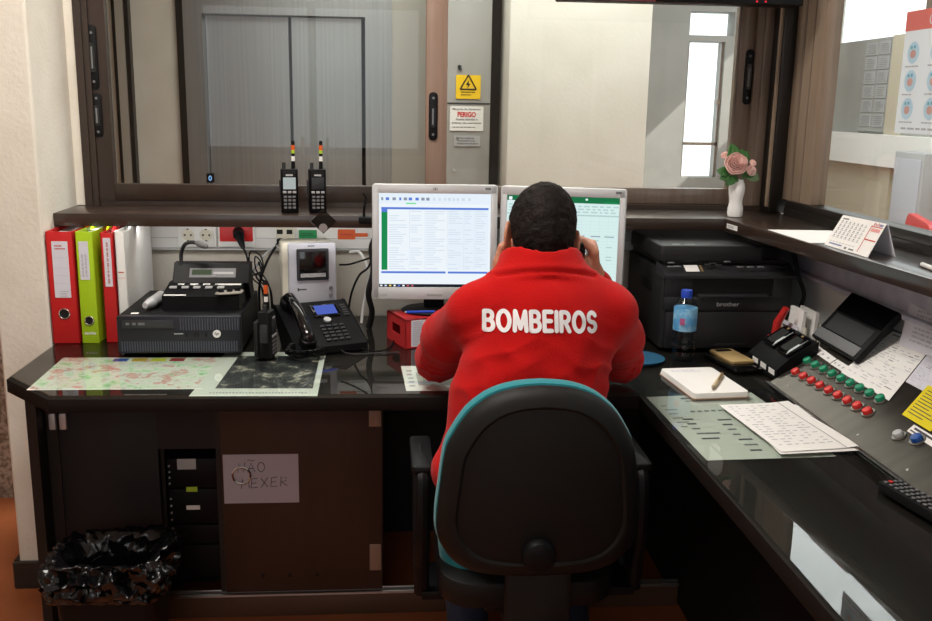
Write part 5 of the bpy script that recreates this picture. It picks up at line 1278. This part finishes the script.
# ------------------------------------------------------------------ implicit-surface modelling for the figure
class SDF:
    def __init__(s, lo, hi, h):
        s.lo = np.array(lo, float); s.h = h; s.n = np.ceil((np.array(hi)-s.lo)/h).astype(int)+1
        s.D = np.full(s.n, .5, np.float32)
    def _sl(s, a, b):
        i0 = np.clip(np.floor((np.array(a)-s.lo)/s.h).astype(int), 0, s.n-1); i1 = np.clip(np.ceil((np.array(b)-s.lo)/s.h).astype(int)+1, 1, s.n)
        sl = tuple(slice(p, q) for p, q in zip(i0, i1))
        g = [s.lo[k]+s.h*np.arange(i0[k], i1[k]) for k in range(3)]
        return sl, np.meshgrid(*g, indexing='ij')
    def _mix(s, sl, d, k, op='u'):
        A = s.D[sl]
        if op == 'u':
            hh = np.clip(.5+.5*(A-d)/k, 0, 1); s.D[sl] = A*(1-hh)+d*hh-k*hh*(1-hh)
        else:   # subtract
            d = -d; hh = np.clip(.5-.5*(A-d)/k, 0, 1); s.D[sl] = A*(1-hh)+d*hh+k*hh*(1-hh)
    def cap(s, a, b, ra, rb=None, k=.02, op='u'):
        rb = ra if rb is None else rb; a = np.array(a, float); b = np.array(b, float); m = max(ra, rb)+2*k+2*s.h
        sl, (x, y, z) = s._sl(np.minimum(a, b)-m, np.maximum(a, b)+m)
        d = b-a; L = max((d*d).sum(), 1e-9)
        t = np.clip(((x-a[0])*d[0]+(y-a[1])*d[1]+(z-a[2])*d[2])/L, 0, 1)
        q = np.sqrt((x-a[0]-t*d[0])**2+(y-a[1]-t*d[1])**2+(z-a[2]-t*d[2])**2)-(ra+(rb-ra)*t)
        s._mix(sl, q, k, op)
    def chain(s, pts, rs, k=.02):
        for i in range(len(pts)-1): s.cap(pts[i], pts[i+1], rs[i], rs[i+1], k)
    def ell(s, c, r, rot=None, k=.02, op='u'):
        r = np.array(r, float); c = np.array(c, float); m = r.max()+2*k+2*s.h
        sl, (x, y, z) = s._sl(c-m, c+m)
        p = np.stack([x-c[0], y-c[1], z-c[2]], -1)
        if rot is not None: p = p @ np.array(rot.to_3x3())
        k0 = np.sqrt(((p/r)**2).sum(-1)); k1 = np.sqrt(((p/(r*r))**2).sum(-1))+1e-9
        s._mix(sl, k0*(k0-1)/k1, k, op)
    def custom(s, lo, hi, fn, k=.01, op='u'):
        sl, g = s._sl(lo, hi); s._mix(sl, fn(*g), k, op)
    def cut(s, fn):
        """keep only where fn <= 0"""
        g = np.meshgrid(*[s.lo[k]+s.h*np.arange(s.n[k]) for k in range(3)], indexing='ij'); s.D = np.maximum(s.D, fn(*g))
    def mesh(s):
        D = s.D; S = D < 0; n = D.shape
        c8 = [(i, j, k) for i in (0, 1) for j in (0, 1) for k in (0, 1)]
        cnt = sum(S[i:n[0]-1+i, j:n[1]-1+j, k:n[2]-1+k].astype(np.int8) for i, j, k in c8)
        cells = np.argwhere((cnt > 0) & (cnt < 8)); idx = np.full([q-1 for q in n], -1, np.int64); idx[tuple(cells.T)] = np.arange(len(cells))
        val = {c: D[cells[:, 0]+c[0], cells[:, 1]+c[1], cells[:, 2]+c[2]] for c in c8}
        acc = np.zeros((len(cells), 3)); num = np.zeros(len(cells))
        for a in c8:
            for ax in range(3):
                if a[ax] == 0:
                    b_ = list(a); b_[ax] = 1; b_ = tuple(b_); da, db = val[a], val[b_]; m = (da < 0) != (db < 0)
                    tt = np.where(m, da/np.where(m, da-db, 1), 0); p = np.array(a, float)[None, :].repeat(len(cells), 0); p[:, ax] += tt
                    acc += p*m[:, None]; num += m
        V = s.lo+s.h*(cells+acc/num[:, None]); F = []
        for ax in range(3):
            o1, o2 = (ax+1) % 3, (ax+2) % 3
            A = [slice(None)]*3; Bq = [slice(None)]*3; A[ax] = slice(0, n[ax]-1); Bq[ax] = slice(1, n[ax])
            s0, s1 = S[tuple(A)], S[tuple(Bq)]; e = np.argwhere(s0 != s1)
            e = e[(e[:, o1] > 0) & (e[:, o2] > 0) & (e[:, o1] < n[o1]-1) & (e[:, o2] < n[o2]-1)]
            def at(d1, d2): q = e.copy(); q[:, o1] -= d1; q[:, o2] -= d2; return idx[tuple(q.T)]
            Q = np.stack([at(1, 1), at(0, 1), at(0, 0), at(1, 0)], 1); fl = ~s0[tuple(e.T)]
            Q[fl] = Q[fl][:, ::-1]; F.append(Q)
        F = np.concatenate(F); F = F[(F >= 0).all(1)]
        return V, F
def smooth(V, F, it=2, lam=.5):
    e = np.concatenate([F[:, [i, (i+1) % 4]] for i in range(4)])
    for _ in range(it):
        acc = np.zeros_like(V); num = np.zeros(len(V))
        for a, b_ in ((0, 1), (1, 0)):
            np.add.at(acc, e[:, a], V[e[:, b_]]); np.add.at(num, e[:, a], 1)
        V = V*(1-lam)+lam*acc/np.maximum(num, 1)[:, None]
    return V
def normals(V, F):
    n = np.cross(V[F[:, 2]]-V[F[:, 0]], V[F[:, 3]]-V[F[:, 1]]); N = np.zeros_like(V)
    for i in range(4): np.add.at(N, F[:, i], n)
    return N/np.maximum(np.linalg.norm(N, axis=1), 1e-12)[:, None]
def nz(V, sc, off=(0, 0, 0)):
    return np.array([noise.noise(Vector((v[0]*sc[0]+off[0], v[1]*sc[1]+off[1], v[2]*sc[2]+off[2]))) for v in V])
def npobj(name, V, F, m, parent=None, loc=None):
    W = WM[parent.name] if parent is not None else Matrix.Translation(loc)
    o3 = np.array(W.translation); me = bpy.data.meshes.new(name)
    me.from_pydata((V-o3).tolist(), [], F.tolist()); me.materials.append(m)
    me.polygons.foreach_set('use_smooth', [True]*len(F)); me.update()
    o = bpy.data.objects.new(name, me); COL.objects.link(o)
    if parent is not None: o.parent = parent
    else: o.location = loc
    WM[o.name] = W.copy(); return o

# ------------------------------------------------------------------ joints (metres)
HC = np.array((.3425, 2.100, 1.140))            # middle of the skull
NB = np.array((.336, 2.005, 1.035))            # base of the neck
SHL, SHR = np.array((.180, 2.00, .976)), np.array((.490, 2.00, .976))
ELL, ELR = np.array((.122, 2.250, .803)), np.array((.572, 2.236, .803))
WRL, WRR = np.array((.252, 2.165, .985)), np.array((.484, 2.165, 1.022))
HIPL, HIPR = np.array((.235, 1.90, .56)), np.array((.42, 1.90, .56))
KNL, KNR = np.array((.20, 2.27, .56)), np.array((.46, 2.27, .56))
ANL, ANR = np.array((.20, 2.17, .11)), np.array((.46, 2.17, .11))
tilt = Matrix.Rotation(R(7), 4, 'Y') @ Matrix.Rotation(R(-20), 4, 'X')
def hp(x, y, z):
    """head space -> world: y towards the face, z up, tilted forward"""
    return np.array(tilt @ Vector((x, y, z)))+HC
# skin: one continuous body
s = SDF((-.02, 1.74, .0), (.72, 2.62, 1.32), .0042)
s.ell(hp(0, -.008, .018), (.069, .091, .086), tilt, .01)                       # skull
s.ell(hp(0, .045, -.045), (.055, .055, .075), tilt, .025)                       # face
s.ell(hp(0, .068, -.092), (.030, .028, .024), tilt, .02)                        # chin
for sx in (-1, 1):
    s.ell(hp(sx*.032, .070, -.026), (.022, .016, .018), tilt, .012)             # cheeks
    s.ell(hp(sx*.028, .088, .008), (.026, .010, .007), tilt, .008)              # brow
    s.ell(hp(sx*.029, .097, -.009), (.014, .010, .009), tilt, .006, 'sub')      # eye sockets
    er = tilt @ Matrix.Rotation(R(sx*24), 4, 'Z')
    s.ell(hp(sx*.077, -.012, -.018), (.0065, .021, .035), er, .006)             # ears
    s.ell(hp(sx*.081, -.010, -.014), (.0045, .011, .019), er, .004, 'sub')
    s.ell(hp(sx*.073, -.004, -.046), (.006, .010, .011), er, .005)
s.cap(hp(0, .094, .002), hp(0, .112, -.035), .007, .011, .010)                  # nose
s.ell(hp(0, .103, -.042), (.015, .010, .008), tilt, .006)
s.ell(hp(0, .094, -.066), (.022, .007, .005), tilt, .004); s.ell(hp(0, .093, -.077), (.020, .007, .006), tilt, .004)   # lips
s.cap(NB-np.array((0, .01, .03)), hp(0, -.018, -.055), .058, .052, .03)         # neck
# torso and limbs stay inside the clothes
s.ell((.335, 1.985, .92), (.135, .080, .14), None, .05); s.ell((.33, 1.93, .74), (.115, .078, .16), None, .05); s.ell((.328, 1.895, .58), (.13, .09, .085), None, .05)
s.cap(SHL+(.02, 0, 0), SHR-(.02, 0, 0), .042, None, .04)
for S_, E_, W_ in ((SHL, ELL, WRL), (SHR, ELR, WRR)):
    s.chain([S_, (S_+E_)/2, E_], [.045, .040, .034], .03); s.chain([E_, E_*.6+W_*.4, W_], [.035, .036, .025], .02)
for H_, K_, A_ in ((HIPL, KNL, ANL), (HIPR, KNR, ANR)):
    s.chain([H_, K_], [.068, .048], .03); s.chain([K_, K_*.65+A_*.35, A_], [.046, .045, .032], .02); s.cap(A_-np.array((0, .02, .045)), A_+np.array((0, .13, -.068)), .030, .024, .02)
# hands: palm, four bent fingers, thumb
def hand_(W_, pu, pn, pr_, fingers, thumb):
    """pu: wrist->knuckles, pn: palm normal (towards the palm side), pr_: towards the thumb"""
    pu, pn, pr_ = [np.array(Vector(v).normalized()) for v in (pu, pn, pr_)]
    P = lambda a, b_, c: W_+pu*a+pn*b_+pr_*c
    s.cap(P(-.02, 0, 0), P(.02, 0, 0), .024, .022, .015)
    for c in (-.026, -.009, .009, .026): s.cap(P(.015, .002, c*.55), P(.078-.10*abs(c-.006), 0, c), .0165, .0125, .008)
    for (c, L, bend) in fingers:
        base = P(.080-.10*abs(c-.006), -.002, c); ang = 0; p = base; pts = [p]
        for seg, bd in zip((.45, .32, .23), bend):
            ang += R(bd); p = p+(pu*math.cos(ang)+pn*math.sin(ang))*L*seg; pts.append(p)
        s.chain(pts, [.0098, .0092, .0085, .0072], .0032)
    p0 = P(.018, .006, .020); pts = [p0]+[P(*q) for q in thumb]
    s.chain(pts, [.0155, .0125, .0108, .0088], .005)
F4 = lambda bend: [(.026, .078, bend[0]), (.009, .086, bend[1]), (-.009, .081, bend[2]), (-.026, .064, bend[3])]
# right hand holds the handset to the ear, palm towards the head
hand_(WRR, (-.12, -.14, 1), (-1, .10, 0), (-.1, -1, -.25), F4([(48, 62, 35), (60, 70, 40), (66, 72, 42), (70, 74, 44)]), [(.048, .020, .032), (.075, .034, .024), (.092, .044, .012)])
# left hand rests against the cheek
hand_(WRL, (.05, .10, 1), (1, .05, -.15), (-.1, -1, .1), F4([(12, 30, 20), (18, 36, 22), (24, 42, 25), (32, 46, 28)]), [(.040, .012, .034), (.066, .018, .040), (.088, .024, .036)])
V, F = s.mesh(); V = smooth(V, F, 1, .5)
person = npobj('person', V, F, skin_m, loc=(.33, 1.95, 0))
tag(person, 'seated person in red fleece seen from behind, phone at right ear', 'person')
# eyes
for sx in (-1, 1):
    b = B(); c = hp(sx*.029, .0835, -.010); b.ball(c, .0112, 0, 12); ey = b.obj('eye', eye_white, person)
    b = B(); c = hp(sx*.029, .0920, -.0125); b.ball(c, (.0052, .0035, .0052), 0, 8); b.obj('iris', iris_m, ey)
# hair: a short cap, denser on top, cut at the face, the ears and the nape
s = SDF(HC-np.array((.12, .14, .13)), HC+np.array((.12, .14, .13)), .0036)
s.ell(hp(0, -.010, .020), (.0745, .099, .0915), tilt, .01); s.ell(hp(0, -.045, -.030), (.060, .058, .062), tilt, .03)
Rt = np.array(tilt.to_3x3())
def hl(x, y, z):
    p = np.stack([x-HC[0], y-HC[1], z-HC[2]], -1) @ Rt; a = np.abs(p[..., 0])
    front = (p[..., 1]-.066-.35*(p[..., 2]-.03).clip(-.05, .02))
    nape = -(p[..., 2]+.078-.055*(p[..., 1]+.07).clip(0, .2)/.1-.35*(a-.035).clip(0, 1))
    ear = -(p[..., 2]-.012-.03*0)-1.6*(-p[..., 1]-.012).clip(0, .05)-4*(.058-a).clip(0, .06)
    side = np.where((p[..., 1] > -.03) & (a > .045), ear, -1)
    return np.maximum(np.maximum(front, nape), side*.7)
s.cut(hl)
V, F = s.mesh(); N = normals(V, F)
q = nz(V, (75, 75, 75))*.0022+np.abs(nz(V, (150, 150, 150), (7, 0, 0)))*.0022+nz(V, (38, 38, 38), (0, 9, 0))*.0018
V = smooth(V, F, 1, .4)+N*q[:, None]
npobj('hair', V, F, hair_m, person)
# red fleece jacket
s = SDF((-.02, 1.72, .50), (.72, 2.42, 1.20), .005)
s.ell((.335, 1.975, .925), (.160, .105, .150), None, .05); s.ell((.296, 1.93, .78), (.170, .108, .17), None, .06); s.ell((.285, 1.885, .66), (.200, .112, .105), None, .06)
s.cap((.228, 2.0, .975), (.444, 2.0, .975), .055, None, .05)
s.cap((.226, 2.0, 1.000), NB+np.array((-.050, .0, .030)), .050, .046, .05); s.cap((.446, 2.0, 1.000), NB+np.array((.050, .0, .030)), .050, .046, .05)
for S_, E_, W_, sg in ((SHL, ELL, WRL, -1), (SHR, ELR, WRR, 1)):
    E2 = E_+np.array((0, 0, .004))
    s.chain([S_, S_*.5+E2*.5+np.array((sg*.010 if sg < 0 else -.002, 0, .0)), E2], [.060, .058, .052], .04)
    s.chain([E2, E2*.5+W_*.5, W_*.92+E2*.08], [.052, .048, .041], .03)
def collar(x, y, z):
    ax = np.array((0, .42, 1.)); ax /= np.linalg.norm(ax); c = NB+np.array((0, .028, .029))
    px, py, pz_ = x-c[0], y-c[1], z-c[2]; t_ = px*ax[0]+py*ax[1]+pz_*ax[2]
    r_ = np.sqrt(((px-t_*ax[0])*.93)**2+(py-t_*ax[1])**2+(pz_-t_*ax[2])**2)
    w = np.abs(r_-(.087-.16*t_))-.004; h_ = np.abs(t_-.006)-.034
    return np.sqrt(np.maximum(w, 0)**2+np.maximum(h_, 0)**2)+np.minimum(np.maximum(w, h_), 0)-.0045
s.custom(NB-.15, NB+.15, collar, .014)
s.custom(NB-.15, NB+.15, lambda x, y, z: np.maximum(np.sqrt((x-NB[0])**2+(y-NB[1]-.028)**2)-.070, -(z-NB[2]-.046+.4*(y-NB[1]))), .006, 'sub')
s.cut(lambda x, y, z: -(z-.575))
V, F = s.mesh(); V = smooth(V, F, 2, .5); N = normals(V, F)
# folds: broad sags on the back, tight creases round armpits, elbows and waist
q = nz(V, (9, 9, 5))*.005+nz(V, (22, 22, 9), (3, 0, 0))*.0022
def creases(c, rad, amp, fr, d_):
    d_ = np.array(Vector(d_).normalized()); w = np.exp(-((V-c)**2).sum(1)/(rad*rad)); ph = (V @ d_)*fr+nz(V, (14, 14, 14), (2, 5, 1))*1.6
    return w*amp*(1-np.abs(np.sin(ph)))
for sg, E_, S_ in ((-1, ELL, SHL), (1, ELR, SHR)):
    q += creases(E_*.75+S_*.25, .10, .006, 95, (0, .75, -.6)); q += creases(S_+np.array((-sg*.055, -.06, -.10)), .09, .0075, 70, (sg*.5, 0, 1)); q += creases(E_, .07, .005, 120, (sg, .3, .3))
q += creases(np.array((.33, 1.80, .70)), .15, .006, 60, (.25, 0, 1)); q += creases(np.array((.22, 1.83, .82)), .12, .006, 45, (.75, 0, .6)); q += creases(np.array((.45, 1.83, .80)), .12, .006, 45, (-.75, 0, .6))
ax_ = np.array((0, .42, 1.)); ax_ /= np.linalg.norm(ax_); dv = V-(NB+np.array((0, .028, .029))); tt_ = dv @ ax_; rr_ = np.linalg.norm(dv-tt_[:, None]*ax_, axis=1); Vs = smooth(V, F, 10, .5); mk_ = ((rr_ < .125) & (tt_ > -.005))[:, None]; V = np.where(mk_, Vs, V)
q += np.where(rr_ < .125, -.0045*np.exp(-((tt_+.024)/.0055)**2)+.0022*np.exp(-((tt_+.012)/.008)**2), 0)      # collar seam
V = V+N*(q[:, None]-.001)
jacket = npobj('fleece_jacket', V, F, fleece, person); jacket['label'] = 'red fleece jacket'
# lettering laid on the back of the jacket
bv = BVHTree.FromPolygons([Vector(v) for v in V], [tuple(f) for f in F])
def arcp(cx, cy, rx, ry, a0, a1, n=14): return [(cx+rx*math.cos(R(a0+(a1-a0)*i/n)), cy+ry*math.sin(R(a0+(a1-a0)*i/n))) for i in range(n+1)]
GL = {'B': (.60, [[(0, 0), (0, 1), (.28, 1)]+arcp(.28, .76, .27, .24, 90, -90)+[(0, .52)], [(.28, .52)]+arcp(.30, .26, .30, .26, 90, -90)+[(0, 0)]]), 'O': (.78, [arcp(.39, .5, .39, .5, 0, 360, 28)]),
      'M': (.80, [[(0, 0), (.06, 1), (.40, .12), (.74, 1), (.80, 0)]]), 'E': (.52, [[(.52, 1), (0, 1), (0, 0), (.52, 0)], [(0, .52), (.46, .52)]]), 'I': (.0, [[(0, 0), (0, 1)]]),
      'R': (.58, [[(0, 0), (0, 1), (.28, 1)]+arcp(.28, .74, .28, .26, 90, -90)+[(0, .48)], [(.28, .48), (.58, 0)]]), 'S': (.56, [arcp(.28, .75, .27, .25, 25, 270, 14)+arcp(.28, .25, .28, .25, 90, -155, 14)])}
def print_on(txt, xc, zc_, w, h, th, arch):
    tot = sum(GL[c][0] for c in txt)+.34*(len(txt)-1); kx = w/tot; x = -tot/2; b = B()
    def put(u, v):
        k = u/(w/2); X_ = xc+u; Z_ = zc_+v-arch*k*k
        hit = bv.ray_cast(Vector((X_, 1.2, Z_)), Vector((0, 1, 0)))
        return (hit[0]+Vector((0, -.0018, 0))) if hit[0] is not None else Vector((X_, 1.9, Z_))
    for ch in txt:
        wd_, strokes_ = GL[ch]
        for st in strokes_:
            P = []
            for q0, q1 in zip(st[:-1], st[1:]):
                a0 = Vector(((x+q0[0])*kx, (q0[1]-.5)*h)); a1 = Vector(((x+q1[0])*kx, (q1[1]-.5)*h)); n_ = max(1, int((a1-a0).length/.004))
                P += [(a0.lerp(a1, i/n_), (a1-a0).normalized()) for i in range(n_)]
            P.append((a1, (a1-a0).normalized()))
            for (p0, d0), (p1, d1) in zip(P[:-1], P[1:]):
                s_ = Vector((-d0.y, d0.x))*th
                b._add([put(*(p0+s_)), put(*(p0-s_)), put(*(p1-s_)), put(*(p1+s_))], [(0, 1, 2, 3)], 0)
            for p0, d0 in P[::1]:
                b._add([put(p0.x+th*math.cos(a), p0.y+th*math.sin(a)) for a in [2*math.pi*i/10 for i in range(10)]], [tuple(range(10))], 0)
        x += wd_+.34
    return b.obj('lettering', white_print, jacket)
WM[jacket.name] = WM[person.name]
print_on('BOMBEIROS', .3155, .986, .232, .037, .0043, .006)['label'] = 'white BOMBEIROS lettering'
# jeans and shoes
s = SDF((.02, 1.72, .08), (.66, 2.50, .72), .008)
s.ell((.298, 1.89, .57), (.185, .115, .095), None, .05)
for H_, K_, A_ in ((HIPL, KNL, ANL), (HIPR, KNR, ANR)):
    s.chain([H_, K_], [.086, .066], .04); s.chain([K_, K_*.6+A_*.4, A_], [.064, .060, .052], .02)
s.cut(lambda x, y, z: np.maximum(-(z-.10), z-.66))
V, F = s.mesh(); V = smooth(V, F, 2, .5); N = normals(V, F); V = V+N*(nz(V, (16, 16, 16))*.004)[:, None]
npobj('jeans', V, F, denim, person)
for A_ in (ANL, ANR):
    s = SDF(A_-np.array((.09, .14, .12)), A_+np.array((.09, .26, .08)), .005)
    s.chain([A_+np.array((0, -.03, -.06)), A_+np.array((0, .06, -.07)), A_+np.array((0, .165, -.078))], [.042, .040, .036], .02); s.cap(A_+np.array((0, -.02, 0)), A_+np.array((0, -.01, -.05)), .040, .044, .02)
    s.cut(lambda x, y, z: -(z-.002))
    V, F = s.mesh(); npobj('shoe', V, F, shoe_black, person)
# handset at the right ear
t = thing('telephone_handset', 'black telephone handset held at the right ear of the person', 'phone', (.43, 2.12, 1.13))
E0 = hp(.096, .022, -.022); M0 = hp(.086, .11, -.095)
b = B(); mid = (E0+M0)/2+np.array((.022, 0, -.004)); P = spline([Vector(E0), Vector(E0*.75+M0*.25)+Vector((.014, 0, 0)), Vector(mid), Vector(M0*.75+E0*.25)+Vector((.014, 0, 0)), Vector(M0)], 6); b.tube(P, [.014]*3+[.010]*(len(P)-6)+[.014]*3, 14); b.obj('grip', black_gloss, t)
b = B(); b.cyl(Vector(E0)+Vector((.008, 0, 0)), Vector(E0)-Vector((.010, 0, 0)), .017, n=22); b.cyl(Vector(M0)+Vector((.008, 0, 0)), Vector(M0)-Vector((.010, 0, 0)), .016, n=22); b.obj('ear_cup', black_pl, t)

# ------------------------------------------------------------------ light, sky and camera
def area(name, loc, rot, sx, sy, power, col=(1, 1, 1)):
    l = bpy.data.lights.new(name, 'AREA'); l.shape = 'RECTANGLE'; l.size = sx; l.size_y = sy; l.energy = power; l.color = col
    o = bpy.data.objects.new(name, l); COL.objects.link(o); o.location = loc; o.rotation_euler = rot; return o
area('room_ceiling_lamp', (-.4, 1.8, CZ-.03), (0, 0, 0), .9, .6, 46, (1, .95, .88))
area('hall_ceiling_lamp', (.3, 4.0, CZ-.03), (0, 0, 0), 2.4, 1.2, 60, (1, .99, .96))
area('east_hall_lamp', (2.2, 4.2, CZ-.03), (0, 0, 0), 1.0, 3.0, 60, (.95, .98, 1))
area('rear_wall_fill', (-.6, -1.74, 2.45), (R(80), 0, 0), 1.8, .3, 8, (1, .97, .92))  # unseen fill light, added to reach the wall under the ledge
area('under_ledge_fill', (-.38, 2.80, 1.058), (R(40), 0, 0), 1.0, .03, .95, (1, .97, .93))  # unseen fill light, added to brighten the trunking below the back ledge
sun = bpy.data.lights.new('sun', 'SUN'); sun.energy = 5; sun.angle = R(.6); sun.color = (1, .96, .88)
so = bpy.data.objects.new('sun', sun); COL.objects.link(so)
so.rotation_euler = Vector((-1, .8, -1)).to_track_quat('-Z', 'Y').to_euler()
wd = bpy.data.worlds.new('World'); SC.world = wd; wd.use_nodes = True
bg = wd.node_tree.nodes['Background']; bg.inputs['Color'].default_value = (.92, .96, 1, 1); bg.inputs['Strength'].default_value = 2.2
f_px, pitch, yaw, roll = 945., R(12.3), R(4.8), R(1.0)
fw = Vector((math.sin(yaw)*math.cos(pitch), math.cos(yaw)*math.cos(pitch), -math.sin(pitch))); rt = Vector((math.cos(yaw), -math.sin(yaw), 0)); up = rt.cross(fw)
r2 = rt*math.cos(roll)+up*math.sin(roll); u2 = -rt*math.sin(roll)+up*math.cos(roll)
cam = bpy.data.cameras.new('camera'); cam.sensor_fit = 'HORIZONTAL'; cam.sensor_width = 36; cam.lens = f_px/932*36; cam.clip_start = .02
co = bpy.data.objects.new('camera', cam); COL.objects.link(co)
co.matrix_world = Matrix(((r2.x, u2.x, -fw.x, 0), (r2.y, u2.y, -fw.y, 0), (r2.z, u2.z, -fw.z, 1.42), (0, 0, 0, 1)))
SC.camera = co
SC.view_settings.view_transform = 'Standard'; SC.view_settings.look = 'None'; SC.view_settings.exposure = 0; SC.view_settings.gamma = 1
SC.cycles.transparent_max_bounces = 32; SC.cycles.max_bounces = 10; SC.cycles.sample_clamp_indirect = 4
